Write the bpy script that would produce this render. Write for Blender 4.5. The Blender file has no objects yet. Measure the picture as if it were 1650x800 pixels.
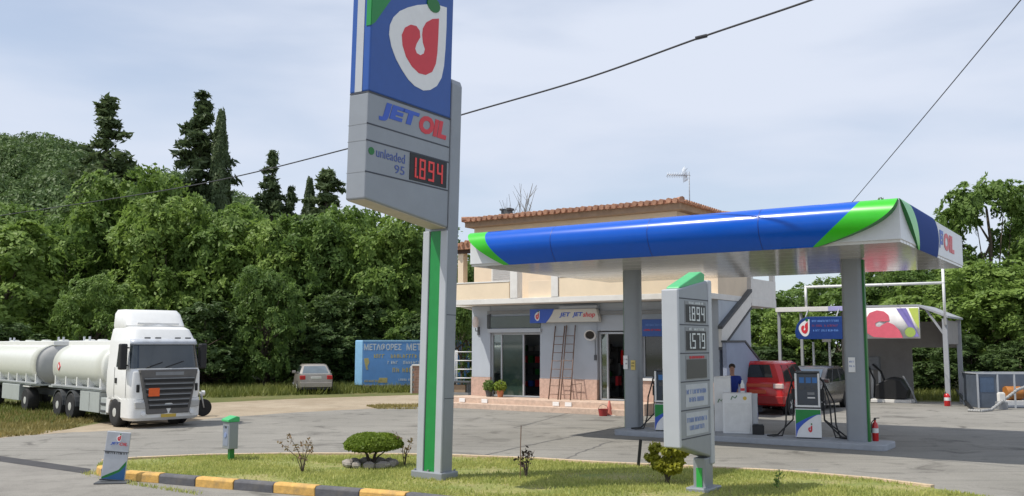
import bpy, bmesh, math, random
import numpy as np
from mathutils import Vector, Matrix
R = math.radians
random.seed(7)
scene = bpy.context.scene
COL = scene.collection

# ------------------------------------------------------------------ camera, world, sun
FPX, HCAM = 1500.0, 2.5
TH = math.atan(155 / FPX)
cam_d = bpy.data.cameras.new('camera'); cam = bpy.data.objects.new('camera', cam_d); COL.objects.link(cam)
cam_d.sensor_width = 36; cam_d.lens = FPX / 1650 * 36; cam_d.clip_start = .1; cam_d.clip_end = 3000
cam.location = (0, 0, HCAM); cam.rotation_euler = (R(90) + TH, 0, 0)
scene.camera = cam
SUN = Vector((-.58, -.15, 1.0)).normalized()
sun_el = math.asin(SUN.z); sun_rot = math.atan2(SUN.x, SUN.y)
sd = bpy.data.lights.new('sun', 'SUN'); sd.energy = 3.9; sd.angle = R(.6); sd.color = (1, .95, .86)
so = bpy.data.objects.new('sun', sd); COL.objects.link(so)
so.rotation_euler = (-SUN).to_track_quat('-Z', 'Y').to_euler()
world = bpy.data.worlds.new('World'); scene.world = world; world.use_nodes = True
nt = world.node_tree; nt.nodes.clear()
def N(t, kind, **kw):
    n = t.nodes.new(kind)
    for k, v in kw.items():
        if k in n.inputs.keys(): n.inputs[k].default_value = v
        else: setattr(n, k, v)
    return n
wo = N(nt, 'ShaderNodeOutputWorld'); bg = N(nt, 'ShaderNodeBackground', Strength=.125)
sky = N(nt, 'ShaderNodeTexSky'); sky.sky_type = 'NISHITA'; sky.sun_disc = False
sky.sun_elevation = sun_el; sky.sun_rotation = sun_rot; sky.air_density = 1.0; sky.dust_density = .7; sky.ozone_density = 1.0
tc = N(nt, 'ShaderNodeTexCoord')
mp = N(nt, 'ShaderNodeMapping'); mp.inputs['Scale'].default_value = (1.3, 1.3, 5.0); mp.inputs['Rotation'].default_value = (0, R(7), 0); mp.inputs['Location'].default_value = (.4, .2, .35)
n1 = N(nt, 'ShaderNodeTexNoise', Scale=1.7, Detail=7.0, Roughness=.44, Distortion=.2)
cr = N(nt, 'ShaderNodeMapRange'); cr.inputs[1].default_value = .34; cr.inputs[2].default_value = .64; cr.inputs[3].default_value = .46; cr.inputs[4].default_value = 1.0
cr.interpolation_type = 'SMOOTHSTEP'
cl = N(nt, 'ShaderNodeMix'); cl.data_type = 'RGBA'
cl.inputs['B'].default_value = (5.35, 5.80, 6.75, 1)
nt.links.new(tc.outputs['Generated'], mp.inputs[0]); nt.links.new(mp.outputs[0], n1.inputs['Vector'])
nt.links.new(n1.outputs[0], cr.inputs[0]); nt.links.new(cr.outputs[0], cl.inputs['Factor'])
nt.links.new(sky.outputs[0], cl.inputs['A']); nt.links.new(cl.outputs['Result'], bg.inputs[0]); nt.links.new(bg.outputs[0], wo.inputs[0])
vs = scene.view_settings; vs.view_transform = 'Standard'; vs.look = 'None'; vs.exposure = .14; vs.gamma = 1
scene.cycles.max_bounces = 6; scene.cycles.transparent_max_bounces = 6; scene.cycles.use_denoising = True

# ------------------------------------------------------------------ measuring helpers
cT, sT = math.cos(TH), math.sin(TH)
def ray(px, py):
    dx, dy = px - 825, py - 400
    return Vector((dx, FPX * cT + dy * sT, -(dy * cT - FPX * sT)))
CAM = Vector((0, 0, HCAM))
def gz(px, py, z=0.0):
    r = ray(px, py); return CAM + r * ((z - HCAM) / r.z)
def at(px, py, Y):
    r = ray(px, py); return CAM + r * (Y / r.y)
ANG = R(-34)
class Fr:
    def __init__(s, o, a=ANG):
        s.o = Vector(o); s.a = a; s.M = Matrix.Translation(s.o) @ Matrix.Rotation(a, 4, 'Z'); s.I = s.M.inverted()
    def _h(s, px, py, i, val):
        c = s.I @ CAM; d = (s.I.to_3x3() @ ray(px, py)); t = (val - c[i]) / d[i]; return c + d * t
    def hx(s, px, py, x=0): return s._h(px, py, 0, x)
    def hy(s, px, py, y=0): return s._h(px, py, 1, y)
    def hz(s, px, py, z=0): return s._h(px, py, 2, z - 0)
    def w(s, x, y, z=0): return s.M @ Vector((x, y, z))

# ------------------------------------------------------------------ materials
MATS = {}
def mat(name, col, rough=.6, metal=0.0, var=.10, vs=5.0, bump=0.0, bs=40.0, spec=.5, coat=0.0, emit=0.0, dirt=0.0, dcol=(.12, .10, .08)):
    if name in MATS: return MATS[name]
    m = bpy.data.materials.new(name); m.use_nodes = True; t = m.node_tree; b = t.nodes['Principled BSDF']
    b.inputs['Roughness'].default_value = rough; b.inputs['Metallic'].default_value = metal
    b.inputs['Specular IOR Level'].default_value = spec; b.inputs['Coat Weight'].default_value = coat; b.inputs['Coat Roughness'].default_value = .08
    c4 = tuple(col) + (1,)
    tcn = N(t, 'ShaderNodeTexCoord')
    no = N(t, 'ShaderNodeTexNoise', Scale=vs, Detail=6.0, Roughness=.6)
    t.links.new(tcn.outputs['Object'], no.inputs['Vector'])
    mr = N(t, 'ShaderNodeMapRange'); mr.inputs[1].default_value = .25; mr.inputs[2].default_value = .75
    mr.inputs[3].default_value = 1 - var; mr.inputs[4].default_value = 1 + var
    t.links.new(no.outputs[0], mr.inputs[0])
    mx = N(t, 'ShaderNodeVectorMath'); mx.operation = 'SCALE'; mx.inputs[0].default_value = col
    t.links.new(mr.outputs[0], mx.inputs['Scale'])
    out = mx.outputs[0]
    if dirt:
        n2 = N(t, 'ShaderNodeTexNoise', Scale=vs * .37, Detail=8.0, Roughness=.7)
        t.links.new(tcn.outputs['Object'], n2.inputs['Vector'])
        m2 = N(t, 'ShaderNodeMapRange'); m2.inputs[1].default_value = .5; m2.inputs[2].default_value = .8; m2.inputs[4].default_value = dirt
        t.links.new(n2.outputs[0], m2.inputs[0])
        mi = N(t, 'ShaderNodeMix'); mi.data_type = 'RGBA'; mi.inputs['B'].default_value = tuple(dcol) + (1,)
        t.links.new(m2.outputs[0], mi.inputs['Factor']); t.links.new(out, mi.inputs['A']); out = mi.outputs['Result']
    t.links.new(out, b.inputs['Base Color'])
    if bump:
        nb = N(t, 'ShaderNodeTexNoise', Scale=bs, Detail=4.0)
        t.links.new(tcn.outputs['Object'], nb.inputs['Vector'])
        bp = N(t, 'ShaderNodeBump', Strength=bump, Distance=.02)
        t.links.new(nb.outputs[0], bp.inputs['Height']); t.links.new(bp.outputs[0], b.inputs['Normal'])
    if emit:
        b.inputs['Emission Color'].default_value = c4; b.inputs['Emission Strength'].default_value = emit
    MATS[name] = m; return m
def ground_mat(name, c1, c2, c3, s1=.35, s2=3.0, grain=60, streak=0.0, gs=.3):
    m = bpy.data.materials.new(name); m.use_nodes = True; t = m.node_tree; b = t.nodes['Principled BSDF']
    b.inputs['Roughness'].default_value = .9; b.inputs['Specular IOR Level'].default_value = .25
    tcn = N(t, 'ShaderNodeTexCoord'); pos = tcn.outputs['Object']
    a = N(t, 'ShaderNodeTexNoise', Scale=s1, Detail=9.0, Roughness=.65, Distortion=.4); t.links.new(pos, a.inputs['Vector'])
    ra = N(t, 'ShaderNodeMapRange'); ra.inputs[1].default_value = .35; ra.inputs[2].default_value = .65; t.links.new(a.outputs[0], ra.inputs[0])
    m1 = N(t, 'ShaderNodeMix'); m1.data_type = 'RGBA'; m1.inputs['A'].default_value = c1 + (1,); m1.inputs['B'].default_value = c2 + (1,); t.links.new(ra.outputs[0], m1.inputs['Factor'])
    d = N(t, 'ShaderNodeTexNoise', Scale=s2, Detail=8.0, Roughness=.7)
    if streak:
        mpn = N(t, 'ShaderNodeMapping'); mpn.inputs['Rotation'].default_value = (0, 0, R(20)); mpn.inputs['Scale'].default_value = (.12, 1.6, 1)
        t.links.new(pos, mpn.inputs[0]); t.links.new(mpn.outputs[0], d.inputs['Vector'])
    else: t.links.new(pos, d.inputs['Vector'])
    rd = N(t, 'ShaderNodeMapRange'); rd.inputs[1].default_value = .48; rd.inputs[2].default_value = .72; rd.inputs[4].default_value = .8; t.links.new(d.outputs[0], rd.inputs[0])
    m2 = N(t, 'ShaderNodeMix'); m2.data_type = 'RGBA'; m2.inputs['B'].default_value = c3 + (1,); t.links.new(rd.outputs[0], m2.inputs['Factor']); t.links.new(m1.outputs['Result'], m2.inputs['A'])
    g = N(t, 'ShaderNodeTexNoise', Scale=float(grain), Detail=3.0); t.links.new(pos, g.inputs['Vector'])
    rg = N(t, 'ShaderNodeMapRange'); rg.inputs[1].default_value = .3; rg.inputs[2].default_value = .7; rg.inputs[3].default_value = 1 - gs; rg.inputs[4].default_value = 1 + gs; t.links.new(g.outputs[0], rg.inputs[0])
    so2 = N(t, 'ShaderNodeTexNoise', Scale=.85, Detail=7.0, Roughness=.62, Distortion=.8); t.links.new(pos, so2.inputs['Vector'])
    rs = N(t, 'ShaderNodeMapRange'); rs.inputs[1].default_value = .545; rs.inputs[2].default_value = .68; rs.inputs[4].default_value = .75 if streak else 0.0; t.links.new(so2.outputs[0], rs.inputs[0])
    m3 = N(t, 'ShaderNodeMix'); m3.data_type = 'RGBA'; m3.inputs['B'].default_value = (c3[0] * .62, c3[1] * .61, c3[2] * .6, 1); t.links.new(rs.outputs[0], m3.inputs['Factor']); t.links.new(m2.outputs['Result'], m3.inputs['A'])
    sc = N(t, 'ShaderNodeVectorMath'); sc.operation = 'SCALE'; t.links.new(m3.outputs['Result'], sc.inputs[0]); t.links.new(rg.outputs[0], sc.inputs['Scale'])
    t.links.new(sc.outputs[0], b.inputs['Base Color'])
    bp = N(t, 'ShaderNodeBump', Strength=.35, Distance=.02); t.links.new(g.outputs[0], bp.inputs['Height']); t.links.new(bp.outputs[0], b.inputs['Normal'])
    MATS[name] = m; return m
def leaf_mat(name, ca, cb, trans=.35, island=.35):
    m = bpy.data.materials.new(name); m.use_nodes = True; t = m.node_tree; t.nodes.clear()
    o = N(t, 'ShaderNodeOutputMaterial'); mixs = N(t, 'ShaderNodeMixShader'); mixs.inputs[0].default_value = trans
    df = N(t, 'ShaderNodeBsdfPrincipled', Roughness=.55); df.inputs['Specular IOR Level'].default_value = .3
    tr = N(t, 'ShaderNodeBsdfTranslucent')
    tcn = N(t, 'ShaderNodeTexCoord'); no = N(t, 'ShaderNodeTexNoise', Scale=1.1, Detail=5.0); t.links.new(tcn.outputs['Object'], no.inputs['Vector'])
    oi = N(t, 'ShaderNodeObjectInfo'); ge = N(t, 'ShaderNodeNewGeometry')
    f1 = N(t, 'ShaderNodeMapRange'); f1.inputs[1].default_value = .3; f1.inputs[2].default_value = .7; t.links.new(no.outputs[0], f1.inputs[0])
    a1 = N(t, 'ShaderNodeMath', operation='MULTIPLY_ADD'); a1.inputs[1].default_value = .45; t.links.new(f1.outputs[0], a1.inputs[0])
    a2 = N(t, 'ShaderNodeMath', operation='MULTIPLY'); a2.inputs[1].default_value = .25; t.links.new(oi.outputs['Random'], a2.inputs[0]); t.links.new(a2.outputs[0], a1.inputs[2])
    a3 = N(t, 'ShaderNodeMath', operation='MULTIPLY_ADD'); a3.inputs[1].default_value = island; t.links.new(ge.outputs['Random Per Island'], a3.inputs[0]); t.links.new(a1.outputs[0], a3.inputs[2])
    mx = N(t, 'ShaderNodeMix'); mx.data_type = 'RGBA'; mx.inputs['A'].default_value = ca + (1,); mx.inputs['B'].default_value = cb + (1,); t.links.new(a3.outputs[0], mx.inputs['Factor'])
    t.links.new(mx.outputs['Result'], df.inputs['Base Color']); t.links.new(mx.outputs['Result'], tr.inputs[0])
    t.links.new(df.outputs[0], mixs.inputs[1]); t.links.new(tr.outputs[0], mixs.inputs[2]); t.links.new(mixs.outputs[0], o.inputs[0])
    MATS[name] = m; return m
def glass_mat(name, col, rough=.06):
    return mat(name, col, rough, var=.3, vs=1.2, spec=.9)

silver = mat('silver_paint', (.275, .295, .32), .42, .2, .06, 2.0, dirt=.25, dcol=(.25, .25, .25))
lsilver = mat('pale_silver', (.46, .48, .505), .4, .15, .05, 2.0, dirt=.2, dcol=(.3, .3, .3))
sgroove = mat('groove', (.05, .055, .07), .6)
blue = mat('sign_blue', (.022, .085, .33), .35, var=.05)
dblue = mat('deep_blue', (.012, .04, .16), .4)
cblue = mat('canopy_blue', (.0, .090, .52), .22, var=.04, spec=.4, coat=.05)
cgreen = mat('canopy_green', (.035, .50, .012), .3, var=.05, coat=.2)
dgreen = mat('dark_green', (.010, .16, .025), .4, var=.08)
pgreen = mat('post_green', (.012, .235, .050), .4, var=.08)
mgreen = mat('mint_green', (.06, .42, .15), .4)
white = mat('white_paint', (.78, .78, .77), .4, var=.04, dirt=.12, dcol=(.4, .38, .34))
fwhite = mat('fascia_white', (.66, .67, .69), .35, var=.05, dirt=.15, dcol=(.4, .4, .4))
red = mat('sign_red', (.62, .035, .05), .4, var=.05)
redp = mat('red_paint', (.55, .01, .012), .22, var=.06, coat=.5)
black = mat('black', (.012, .012, .013), .5, var=.2)
rubber = mat('rubber', (.018, .018, .019), .85, var=.25, vs=9)
dgrey = mat('dark_grey', (.07, .075, .08), .55, var=.15)
mgrey = mat('mid_grey', (.22, .23, .24), .5, var=.12, dirt=.3)
conc = mat('kerb_concrete', (.36, .38, .41), .8, var=.12, vs=4, bump=.3, dirt=.3)
yellowp = mat('kerb_yellow', (.62, .37, .10), .8, var=.25, vs=9, bump=.4, dirt=1.0, dcol=(.28, .2, .1))
kgrey = mat('kerb_grey', (.10, .10, .11), .85, var=.25, vs=9, bump=.3, dirt=.4, dcol=(.2, .17, .12))
yel = mat('yellow_letters', (.60, .42, .08), .5)
glass = glass_mat('dark_glass', (.02, .026, .028))
gglass = glass_mat('green_glass', (.03, .055, .045))
chrome = mat('rim_metal', (.68, .68, .66), .35, .35, .1)
lampw = mat('lamp_lens', (.75, .76, .76), .12, var=.08)
lampr = mat('tail_lens', (.5, .02, .02), .15)
orange = mat('orange', (.75, .12, .02), .5)
wood = mat('ladder_wood', (.16, .085, .05), .7, var=.25, vs=8)
terra = mat('terracotta', (.36, .185, .115), .85, var=.5, vs=4, dirt=.5, dcol=(.16, .11, .08), bump=.3, bs=20)
parap = mat('parapet_lit_cream', (.80, .66, .48), .85, var=.06, vs=1.5, dirt=.2, dcol=(.4, .3, .22))  # wall peach made paler, sunlight on the parapets put into the colour
peach = mat('peach_render', (.73, .60, .45), .85, var=.06, vs=1.5, bump=.1, dirt=.18, dcol=(.4, .3, .22))
wallb = mat('blue_grey_render', (.44, .48, .53), .85, var=.06, vs=1.5, bump=.1, dirt=.2, dcol=(.3, .3, .33))
offw = mat('offwhite_trim', (.72, .70, .66), .8, var=.06, dirt=.3, dcol=(.4, .37, .33))
bark = mat('bark', (.09, .07, .05), .9, var=.35, vs=4, bump=.6, bs=15)
ledr = mat('red_led', (.55, .045, .045), .5, emit=.22)
ledw = mat('pale_digit', (.62, .66, .66), .5, var=.03)
bluel = mat('letter_blue', (.035, .10, .48), .4, var=.04)
bluet = mat('caption_blue', (.22, .28, .47), .5, var=.1)
skin = mat('skin', (.42, .22, .15), .55)
stone = mat('stone', (.30, .27, .24), .9, var=.35, vs=7, bump=.6, bs=18)

# ------------------------------------------------------------------ mesh helpers
class MB:
    def __init__(s): s.v = []; s.f = []; s.mi = []; s.sm = []; s.ms = []
    def add(s, vs, fs, m, smooth=False):
        o = len(s.v); s.v += [tuple(v) for v in vs]
        if m not in s.ms: s.ms.append(m)
        k = s.ms.index(m)
        for f in fs: s.f.append([i + o for i in f]); s.mi.append(k); s.sm.append(smooth)
        return s
    def box(s, x0, x1, y0, y1, z0, z1, m):
        return s.add([(x0, y0, z0), (x1, y0, z0), (x1, y1, z0), (x0, y1, z0), (x0, y0, z1), (x1, y0, z1), (x1, y1, z1), (x0, y1, z1)],
                     [(0, 3, 2, 1), (4, 5, 6, 7), (0, 1, 5, 4), (1, 2, 6, 5), (2, 3, 7, 6), (3, 0, 4, 7)], m)
    def hexa(s, b, t, m): return s.add(list(b) + list(t), [(0, 3, 2, 1), (4, 5, 6, 7), (0, 1, 5, 4), (1, 2, 6, 5), (2, 3, 7, 6), (3, 0, 4, 7)], m)
    def tube(s, pts, r, m, n=8, r2=None, caps=True, smooth=True):
        pts = [Vector(p) for p in pts]; k = len(pts); vs = []; fs = []
        for i, p in enumerate(pts):
            d = (pts[min(i + 1, k - 1)] - pts[max(i - 1, 0)]).normalized()
            a = d.orthogonal().normalized() if i == 0 else (a - d * a.dot(d)).normalized()
            b = d.cross(a); rr = r if r2 is None else r + (r2 - r) * i / (k - 1)
            for j in range(n):
                q = 2 * math.pi * j / n; vs.append(p + (a * math.cos(q) + b * math.sin(q)) * rr)
        for i in range(k - 1):
            for j in range(n):
                j2 = (j + 1) % n; fs.append((i * n + j, i * n + j2, (i + 1) * n + j2, (i + 1) * n + j))
        s.add(vs, fs, m, smooth)
        if caps: 
            s.add(vs[:n], [tuple(range(n))[::-1]], m); s.add(vs[-n:], [tuple(range(n))], m)
        return s
    def prism(s, poly, ax, a, b, m, smooth=False):
        def P(u, w, t): return {'x': (t, u, w), 'y': (u, t, w), 'z': (u, w, t)}[ax]
        n = len(poly)
        vs = [P(u, w, a) for u, w in poly] + [P(u, w, b) for u, w in poly]
        s.add(vs, [tuple(range(n)), tuple(range(2 * n - 1, n - 1, -1))], m)
        s.add(vs, [(i, (i + 1) % n, n + (i + 1) % n, n + i) for i in range(n)], m, smooth); return s
    def lathe(s, prof, m, c=(0, 0, 0), n=20, ax='z', smooth=True):
        vs = []; fs = []; k = len(prof); c = Vector(c)
        for r, h in prof:
            for j in range(n):
                q = 2 * math.pi * j / n; a, b = r * math.cos(q), r * math.sin(q)
                vs.append(c + Vector({'z': (a, b, h), 'x': (h, a, b), 'y': (a, h, b)}[ax]))
        for i in range(k - 1):
            for j in range(n):
                j2 = (j + 1) % n; fs.append((i * n + j, i * n + j2, (i + 1) * n + j2, (i + 1) * n + j))
        fs.append(tuple(range(n))); fs.append(tuple(range((k - 1) * n, k * n)))
        return s.add(vs, fs, m, smooth)
    def loft(s, rings, m, smooth=True, caps=True, closed=True):
        n = len(rings[0]); vs = [p for r in rings for p in r]; fs = []
        for i in range(len(rings) - 1):
            for j in range(n if closed else n - 1):
                j2 = (j + 1) % n; fs.append((i * n + j, i * n + j2, (i + 1) * n + j2, (i + 1) * n + j))
        if caps and closed: fs.append(tuple(range(n))[::-1]); fs.append(tuple(range((len(rings) - 1) * n, len(rings) * n)))
        return s.add(vs, fs, m, smooth)
    def build(s, name, parent=None, bevel=0.0, seg=2, recalc=True, loc=None, rot=None, angle=35, auto=True):
        me = bpy.data.meshes.new(name); me.from_pydata(s.v, [], s.f); 
        for m in s.ms: me.materials.append(m)
        me.polygons.foreach_set('material_index', s.mi); me.polygons.foreach_set('use_smooth', s.sm)
        if recalc:
            bm = bmesh.new(); bm.from_mesh(me); bmesh.ops.remove_doubles(bm, verts=bm.verts, dist=1e-5); bmesh.ops.recalc_face_normals(bm, faces=bm.faces)
            if any(s.sm):
                for e in bm.edges:
                    if len(e.link_faces) == 2 and e.calc_face_angle(0) > R(angle): e.smooth = False
            bm.to_mesh(me); bm.free()
        me.update()
        o = bpy.data.objects.new(name, me); COL.objects.link(o)
        if parent is not None: o.parent = parent
        if loc is not None: o.location = loc
        if rot is not None: o.rotation_euler = (0, 0, rot)
        if bevel:
            b = o.modifiers.new('bevel', 'BEVEL'); b.width = bevel; b.segments = seg; b.limit_method = 'ANGLE'; b.angle_limit = R(40)
        return o
def tag(o, label, cat, group=None):
    o['label'] = label; o['category'] = cat
    if group: o['group'] = group
    return o
def thing(name, label, cat, loc=(0, 0, 0), rot=0.0, group=None, scale=1.0):
    o = bpy.data.objects.new(name, None); COL.objects.link(o); o.location = loc; o.rotation_euler = (0, 0, rot); o.scale = (scale,) * 3
    o.empty_display_size = .3
    return tag(o, label, cat, group)
def struct(o, kind='structure'):
    o['kind'] = kind; return o
def copy_tree(o, parent=None):
    c = o.copy(); COL.objects.link(c)
    if parent is not None: c.parent = parent
    for ch in list(o.children): copy_tree(ch, c)
    return c
FACE = {'-y': Matrix.Rotation(R(90), 4, 'X'), '+x': Matrix.Rotation(R(90), 4, 'Z') @ Matrix.Rotation(R(90), 4, 'X'), '+y': Matrix.Rotation(R(180), 4, 'Z') @ Matrix.Rotation(R(90), 4, 'X'),
        '-x': Matrix.Rotation(R(-90), 4, 'Z') @ Matrix.Rotation(R(90), 4, 'X'), '+z': Matrix.Identity(4)}
def text(name, parent, s, loc, h, m, face='-y', width=None, bold=0.0, shear=0.0, ext=.006):
    """lettering whose lower left corner stands at loc, h high, width wide"""
    cu = bpy.data.curves.new(name, 'FONT'); cu.body = s; cu.size = 1; cu.offset = bold; cu.shear = shear; cu.extrude = .01; cu.resolution_u = 3
    o = bpy.data.objects.new(name, cu); COL.objects.link(o)
    bpy.context.view_layer.update()
    me = bpy.data.meshes.new_from_object(o.evaluated_get(bpy.context.evaluated_depsgraph_get()))
    bpy.data.objects.remove(o); bpy.data.curves.remove(cu)
    co = np.zeros(len(me.vertices) * 3); me.vertices.foreach_get('co', co); co = co.reshape(-1, 3)
    mn, mxx = co.min(0), co.max(0); k = h / (mxx[1] - mn[1]); kx = (width / (mxx[0] - mn[0])) if width else k
    co = (co - mn) * np.array([kx, k, ext / (mxx[2] - mn[2])])
    me.vertices.foreach_set('co', co.ravel()); me.transform(FACE[face]); me.update()
    me.materials.clear(); me.materials.append(m)
    o = bpy.data.objects.new(name, me); COL.objects.link(o); o.location = loc
    if parent is not None: o.parent = parent
    return o
def flat(mb, poly, face, off, t, m):
    """a flat shape given as (along, up) on a face, off = where the face lies"""
    if face == '-y': return mb.prism(poly, 'y', off, off - t, m)
    if face == '+x': return mb.prism(poly, 'x', off, off + t, m)
def scribble(mb, x0, x1, z0, h, face, off, m, seed=0, t=.006):
    """small unreadable lettering: broken strokes"""
    rg = random.Random(seed); x = x0
    while x < x1 - h * .4:
        w = h * rg.uniform(.45, .8)
        if rg.random() < .16: x += h * .5; continue
        st = h * .2
        flat(mb, [(x, z0), (x + st, z0), (x + st, z0 + h), (x, z0 + h)], face, off, t, m)
        k = rg.random()
        zz = z0 + (h - st if k < .5 else rg.choice([0, .4]) * h)
        flat(mb, [(x + st, zz), (x + w * .8, zz), (x + w * .8, zz + st), (x + st, zz + st)], face, off, t, m)
        if rg.random() < .6: flat(mb, [(x + w * .8 - st, z0), (x + w * .8, z0), (x + w * .8, z0 + h * .8), (x + w * .8 - st, z0 + h * .8)], face, off, t + .001, m)
        x += w + h * .12
SEG = {'0': 'abcdef', '1': 'bc', '2': 'abged', '3': 'abgcd', '4': 'fgbc', '5': 'afgcd', '6': 'afgedc', '7': 'abc', '8': 'abcdefg', '9': 'abcdfg'}
def digits(mb, s, x0, x1, z0, z1, face, off, m, t=.008, k=.17):
    n = sum(1 for c in s if c != '.'); pitch = (x1 - x0) / n; w = pitch * .66; h = z1 - z0; st = w * k * 1.35; x = x0 - pitch
    for c in s:
        if c == '.':
            a = x + w + st * .35; flat(mb, [(a, z0), (a + st, z0), (a + st, z0 + st), (a, z0 + st)], face, off, t, m); continue
        x += pitch; zm = z0 + h / 2; g = st * .12
        rects = {'a': (x + g, x + w - g, z1 - st, z1), 'd': (x + g, x + w - g, z0, z0 + st), 'g': (x + g, x + w - g, zm - st / 2, zm + st / 2),
                 'f': (x, x + st, zm + g, z1 - g), 'b': (x + w - st, x + w, zm + g, z1 - g), 'e': (x, x + st, z0 + g, zm - g), 'c': (x + w - st, x + w, z0 + g, zm - g)}
        for i, q in enumerate(SEG[c]):
            a, b, c0, d = rects[q]; flat(mb, [(a, c0), (b, c0), (b, d), (a, d)], face, off, t + .0004 * i, m)
# the drop-shaped emblem, traced in units of its own height (x right, z up)
DROP = [(385, 10), (386, 90), (384, 180), (380, 255), (371, 305), (352, 340), (325, 358), (298, 362), (262, 346), (236, 322), (210, 286), (186, 245), (168, 200), (158, 155), (160, 118), (172, 86), (195, 58), (226, 38), (262, 22), (300, 12), (340, 5)]
DRED = [(352, 62), (351, 140), (349, 205), (344, 250), (330, 284), (304, 299), (276, 294), (248, 270), (224, 234), (209, 190), (205, 150), (216, 120), (238, 105), (260, 107), (274, 124), (277, 150), (263, 178), (258, 198), (265, 215), (280, 222), (294, 213), (298, 195), (289, 170), (285, 140), (287, 112), (300, 86), (325, 68)]
def emb(pts): return [((x - 157) / 352, (362 + .3 * (x - 300) - y) / 352) for x, y in pts]
def emblem(mb, x0, z0, h, face, off, wx=1.5, t=.008):
    P = lambda pts: [(x0 + u * h * wx, z0 + w * h) for u, w in emb(pts)]
    flat(mb, P(DROP), face, off, t, white); flat(mb, P(DRED), face, off, t + .006, red)
    gx, gz_ = P([(328, 10)])[0]; rr = .085 * h
    flat(mb, [(gx + rr * wx * math.cos(a) * .9, gz_ + rr * math.sin(a)) for a in [i * math.pi / 8 for i in range(16)]], face, off, t + .012, dgreen)

# ------------------------------------------------------------------ the ground
asph = ground_mat('forecourt_surface', (.215, .206, .184), (.280, .267, .240), (.155, .149, .136), .22, 2.2, 45, streak=1, gs=.14)
road_m = ground_mat('road_surface', (.215, .203, .182), (.270, .256, .230), (.17, .16, .145), .35, 2.0, 70, gs=.25)
dirt_m = ground_mat('dirt_surface', (.30, .24, .17), (.40, .335, .25), (.25, .205, .14), .3, 1.2, 30, gs=.15)
grass_g = ground_mat('grass_soil', (.085, .105, .028), (.14, .14, .05), (.22, .17, .08), .5, .6, 20, gs=.35)
lawn_g = ground_mat('lawn_soil', (.17, .21, .055), (.27, .26, .09), (.36, .29, .15), .8, 1.6, 30, gs=.35)
def sheet(name, pts, z, m):
    mb = MB(); mb.add([(p[0], p[1], z) for p in pts], [tuple(range(len(pts)))], m)
    o = mb.build(name)
    for p in o.data.polygons:
        if p.normal.z < 0: p.flip()
    return struct(o)
sheet('ground', [(-900, -60), (900, -60), (900, 1500), (-900, 1500)], 0, grass_g)
far = [gz(*p) for p in [(-400, 724), (0, 707), (90, 699), (200, 694), (300, 681), (360, 673), (480, 665), (600, 659), (727, 655)]]
dn = [gz(*p) for p in [(110, 692), (330, 650), (480, 643), (600, 639), (700, 636), (760, 634)]]
sheet('dirt', [(-16, 24)] + [(p.x, p.y) for p in dn] + [(4, 42), (4, 30), (-8, 24)], .004, dirt_m)
# forecourt with its gently wavy far edge
fp = []
for i, p in enumerate(far):
    fp.append((p.x, p.y))
    if i < len(far) - 1:
        q = far[i + 1]
        for k in (.25, .5, .75): fp.append((p.x + (q.x - p.x) * k + random.uniform(-.15, .15), p.y + (q.y - p.y) * k + random.uniform(-.2, .2)))
fe = gz(1650, 652)
fp += [(2, 52), (14, 52), (16, 41.5), (fe.x, fe.y + 1.0), (60, 38), (60, -30), (-60, -30), (-60, 22)]
sheet('forecourt', fp, .008, asph)
# near road on the left, beyond the gutter
g0, g1 = gz(-200, 716), gz(148, 762)
sheet('road', [(g0.x, g0.y), (g1.x, g1.y), (gz(330, 792).x, gz(330, 792).y), (-2.0, 13.6), (6, 12.4), (40, 10), (40, -25), (-60, -25)], .012, road_m)
gp = [gz(*p) for p in [(-200, 712), (0, 736), (146, 757), (146, 766), (0, 745), (-200, 722)]]
sheet('gutter', [(p.x, p.y) for p in gp], .016, mat('gutter_dark', (.045, .043, .045), .8, var=.3, vs=3))
# darker repair patches and joint lines in the forecourt
for pts in ([(1225, 757), (1320, 757), (1300, 770), (1262, 769)],):
    w = [gz(*p) for p in pts]; sheet('asphalt', [(p.x, p.y) for p in w], .012, mat('patch', (.21, .205, .195), .9, var=.2, vs=2))
jm = mat('joint_tar', (.13, .125, .12), .85, var=.3, vs=3)
for a, b in [((760, 738), (1000, 688)), ((830, 690), (1010, 640)), ((905, 742), (985, 712))]:
    A, B = gz(*a), gz(*b); d = (B - A).normalized(); n = Vector((-d.y, d.x, 0)) * .035
    k = 14; L = []; Q = []
    for i in range(k + 1):
        p = A + (B - A) * i / k + n * random.uniform(-1.5, 1.5); L.append(p + n * random.uniform(.4, 1.1)); Q.append(p - n * random.uniform(.4, 1.1))
    mbj = MB(); vsj = [(p.x, p.y, .012) for p in L + Q]; mbj.add(vsj, [(i, i + 1, k + 2 + i, k + 1 + i) for i in range(k)], jm)
    struct(mbj.build('asphalt'))

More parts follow.
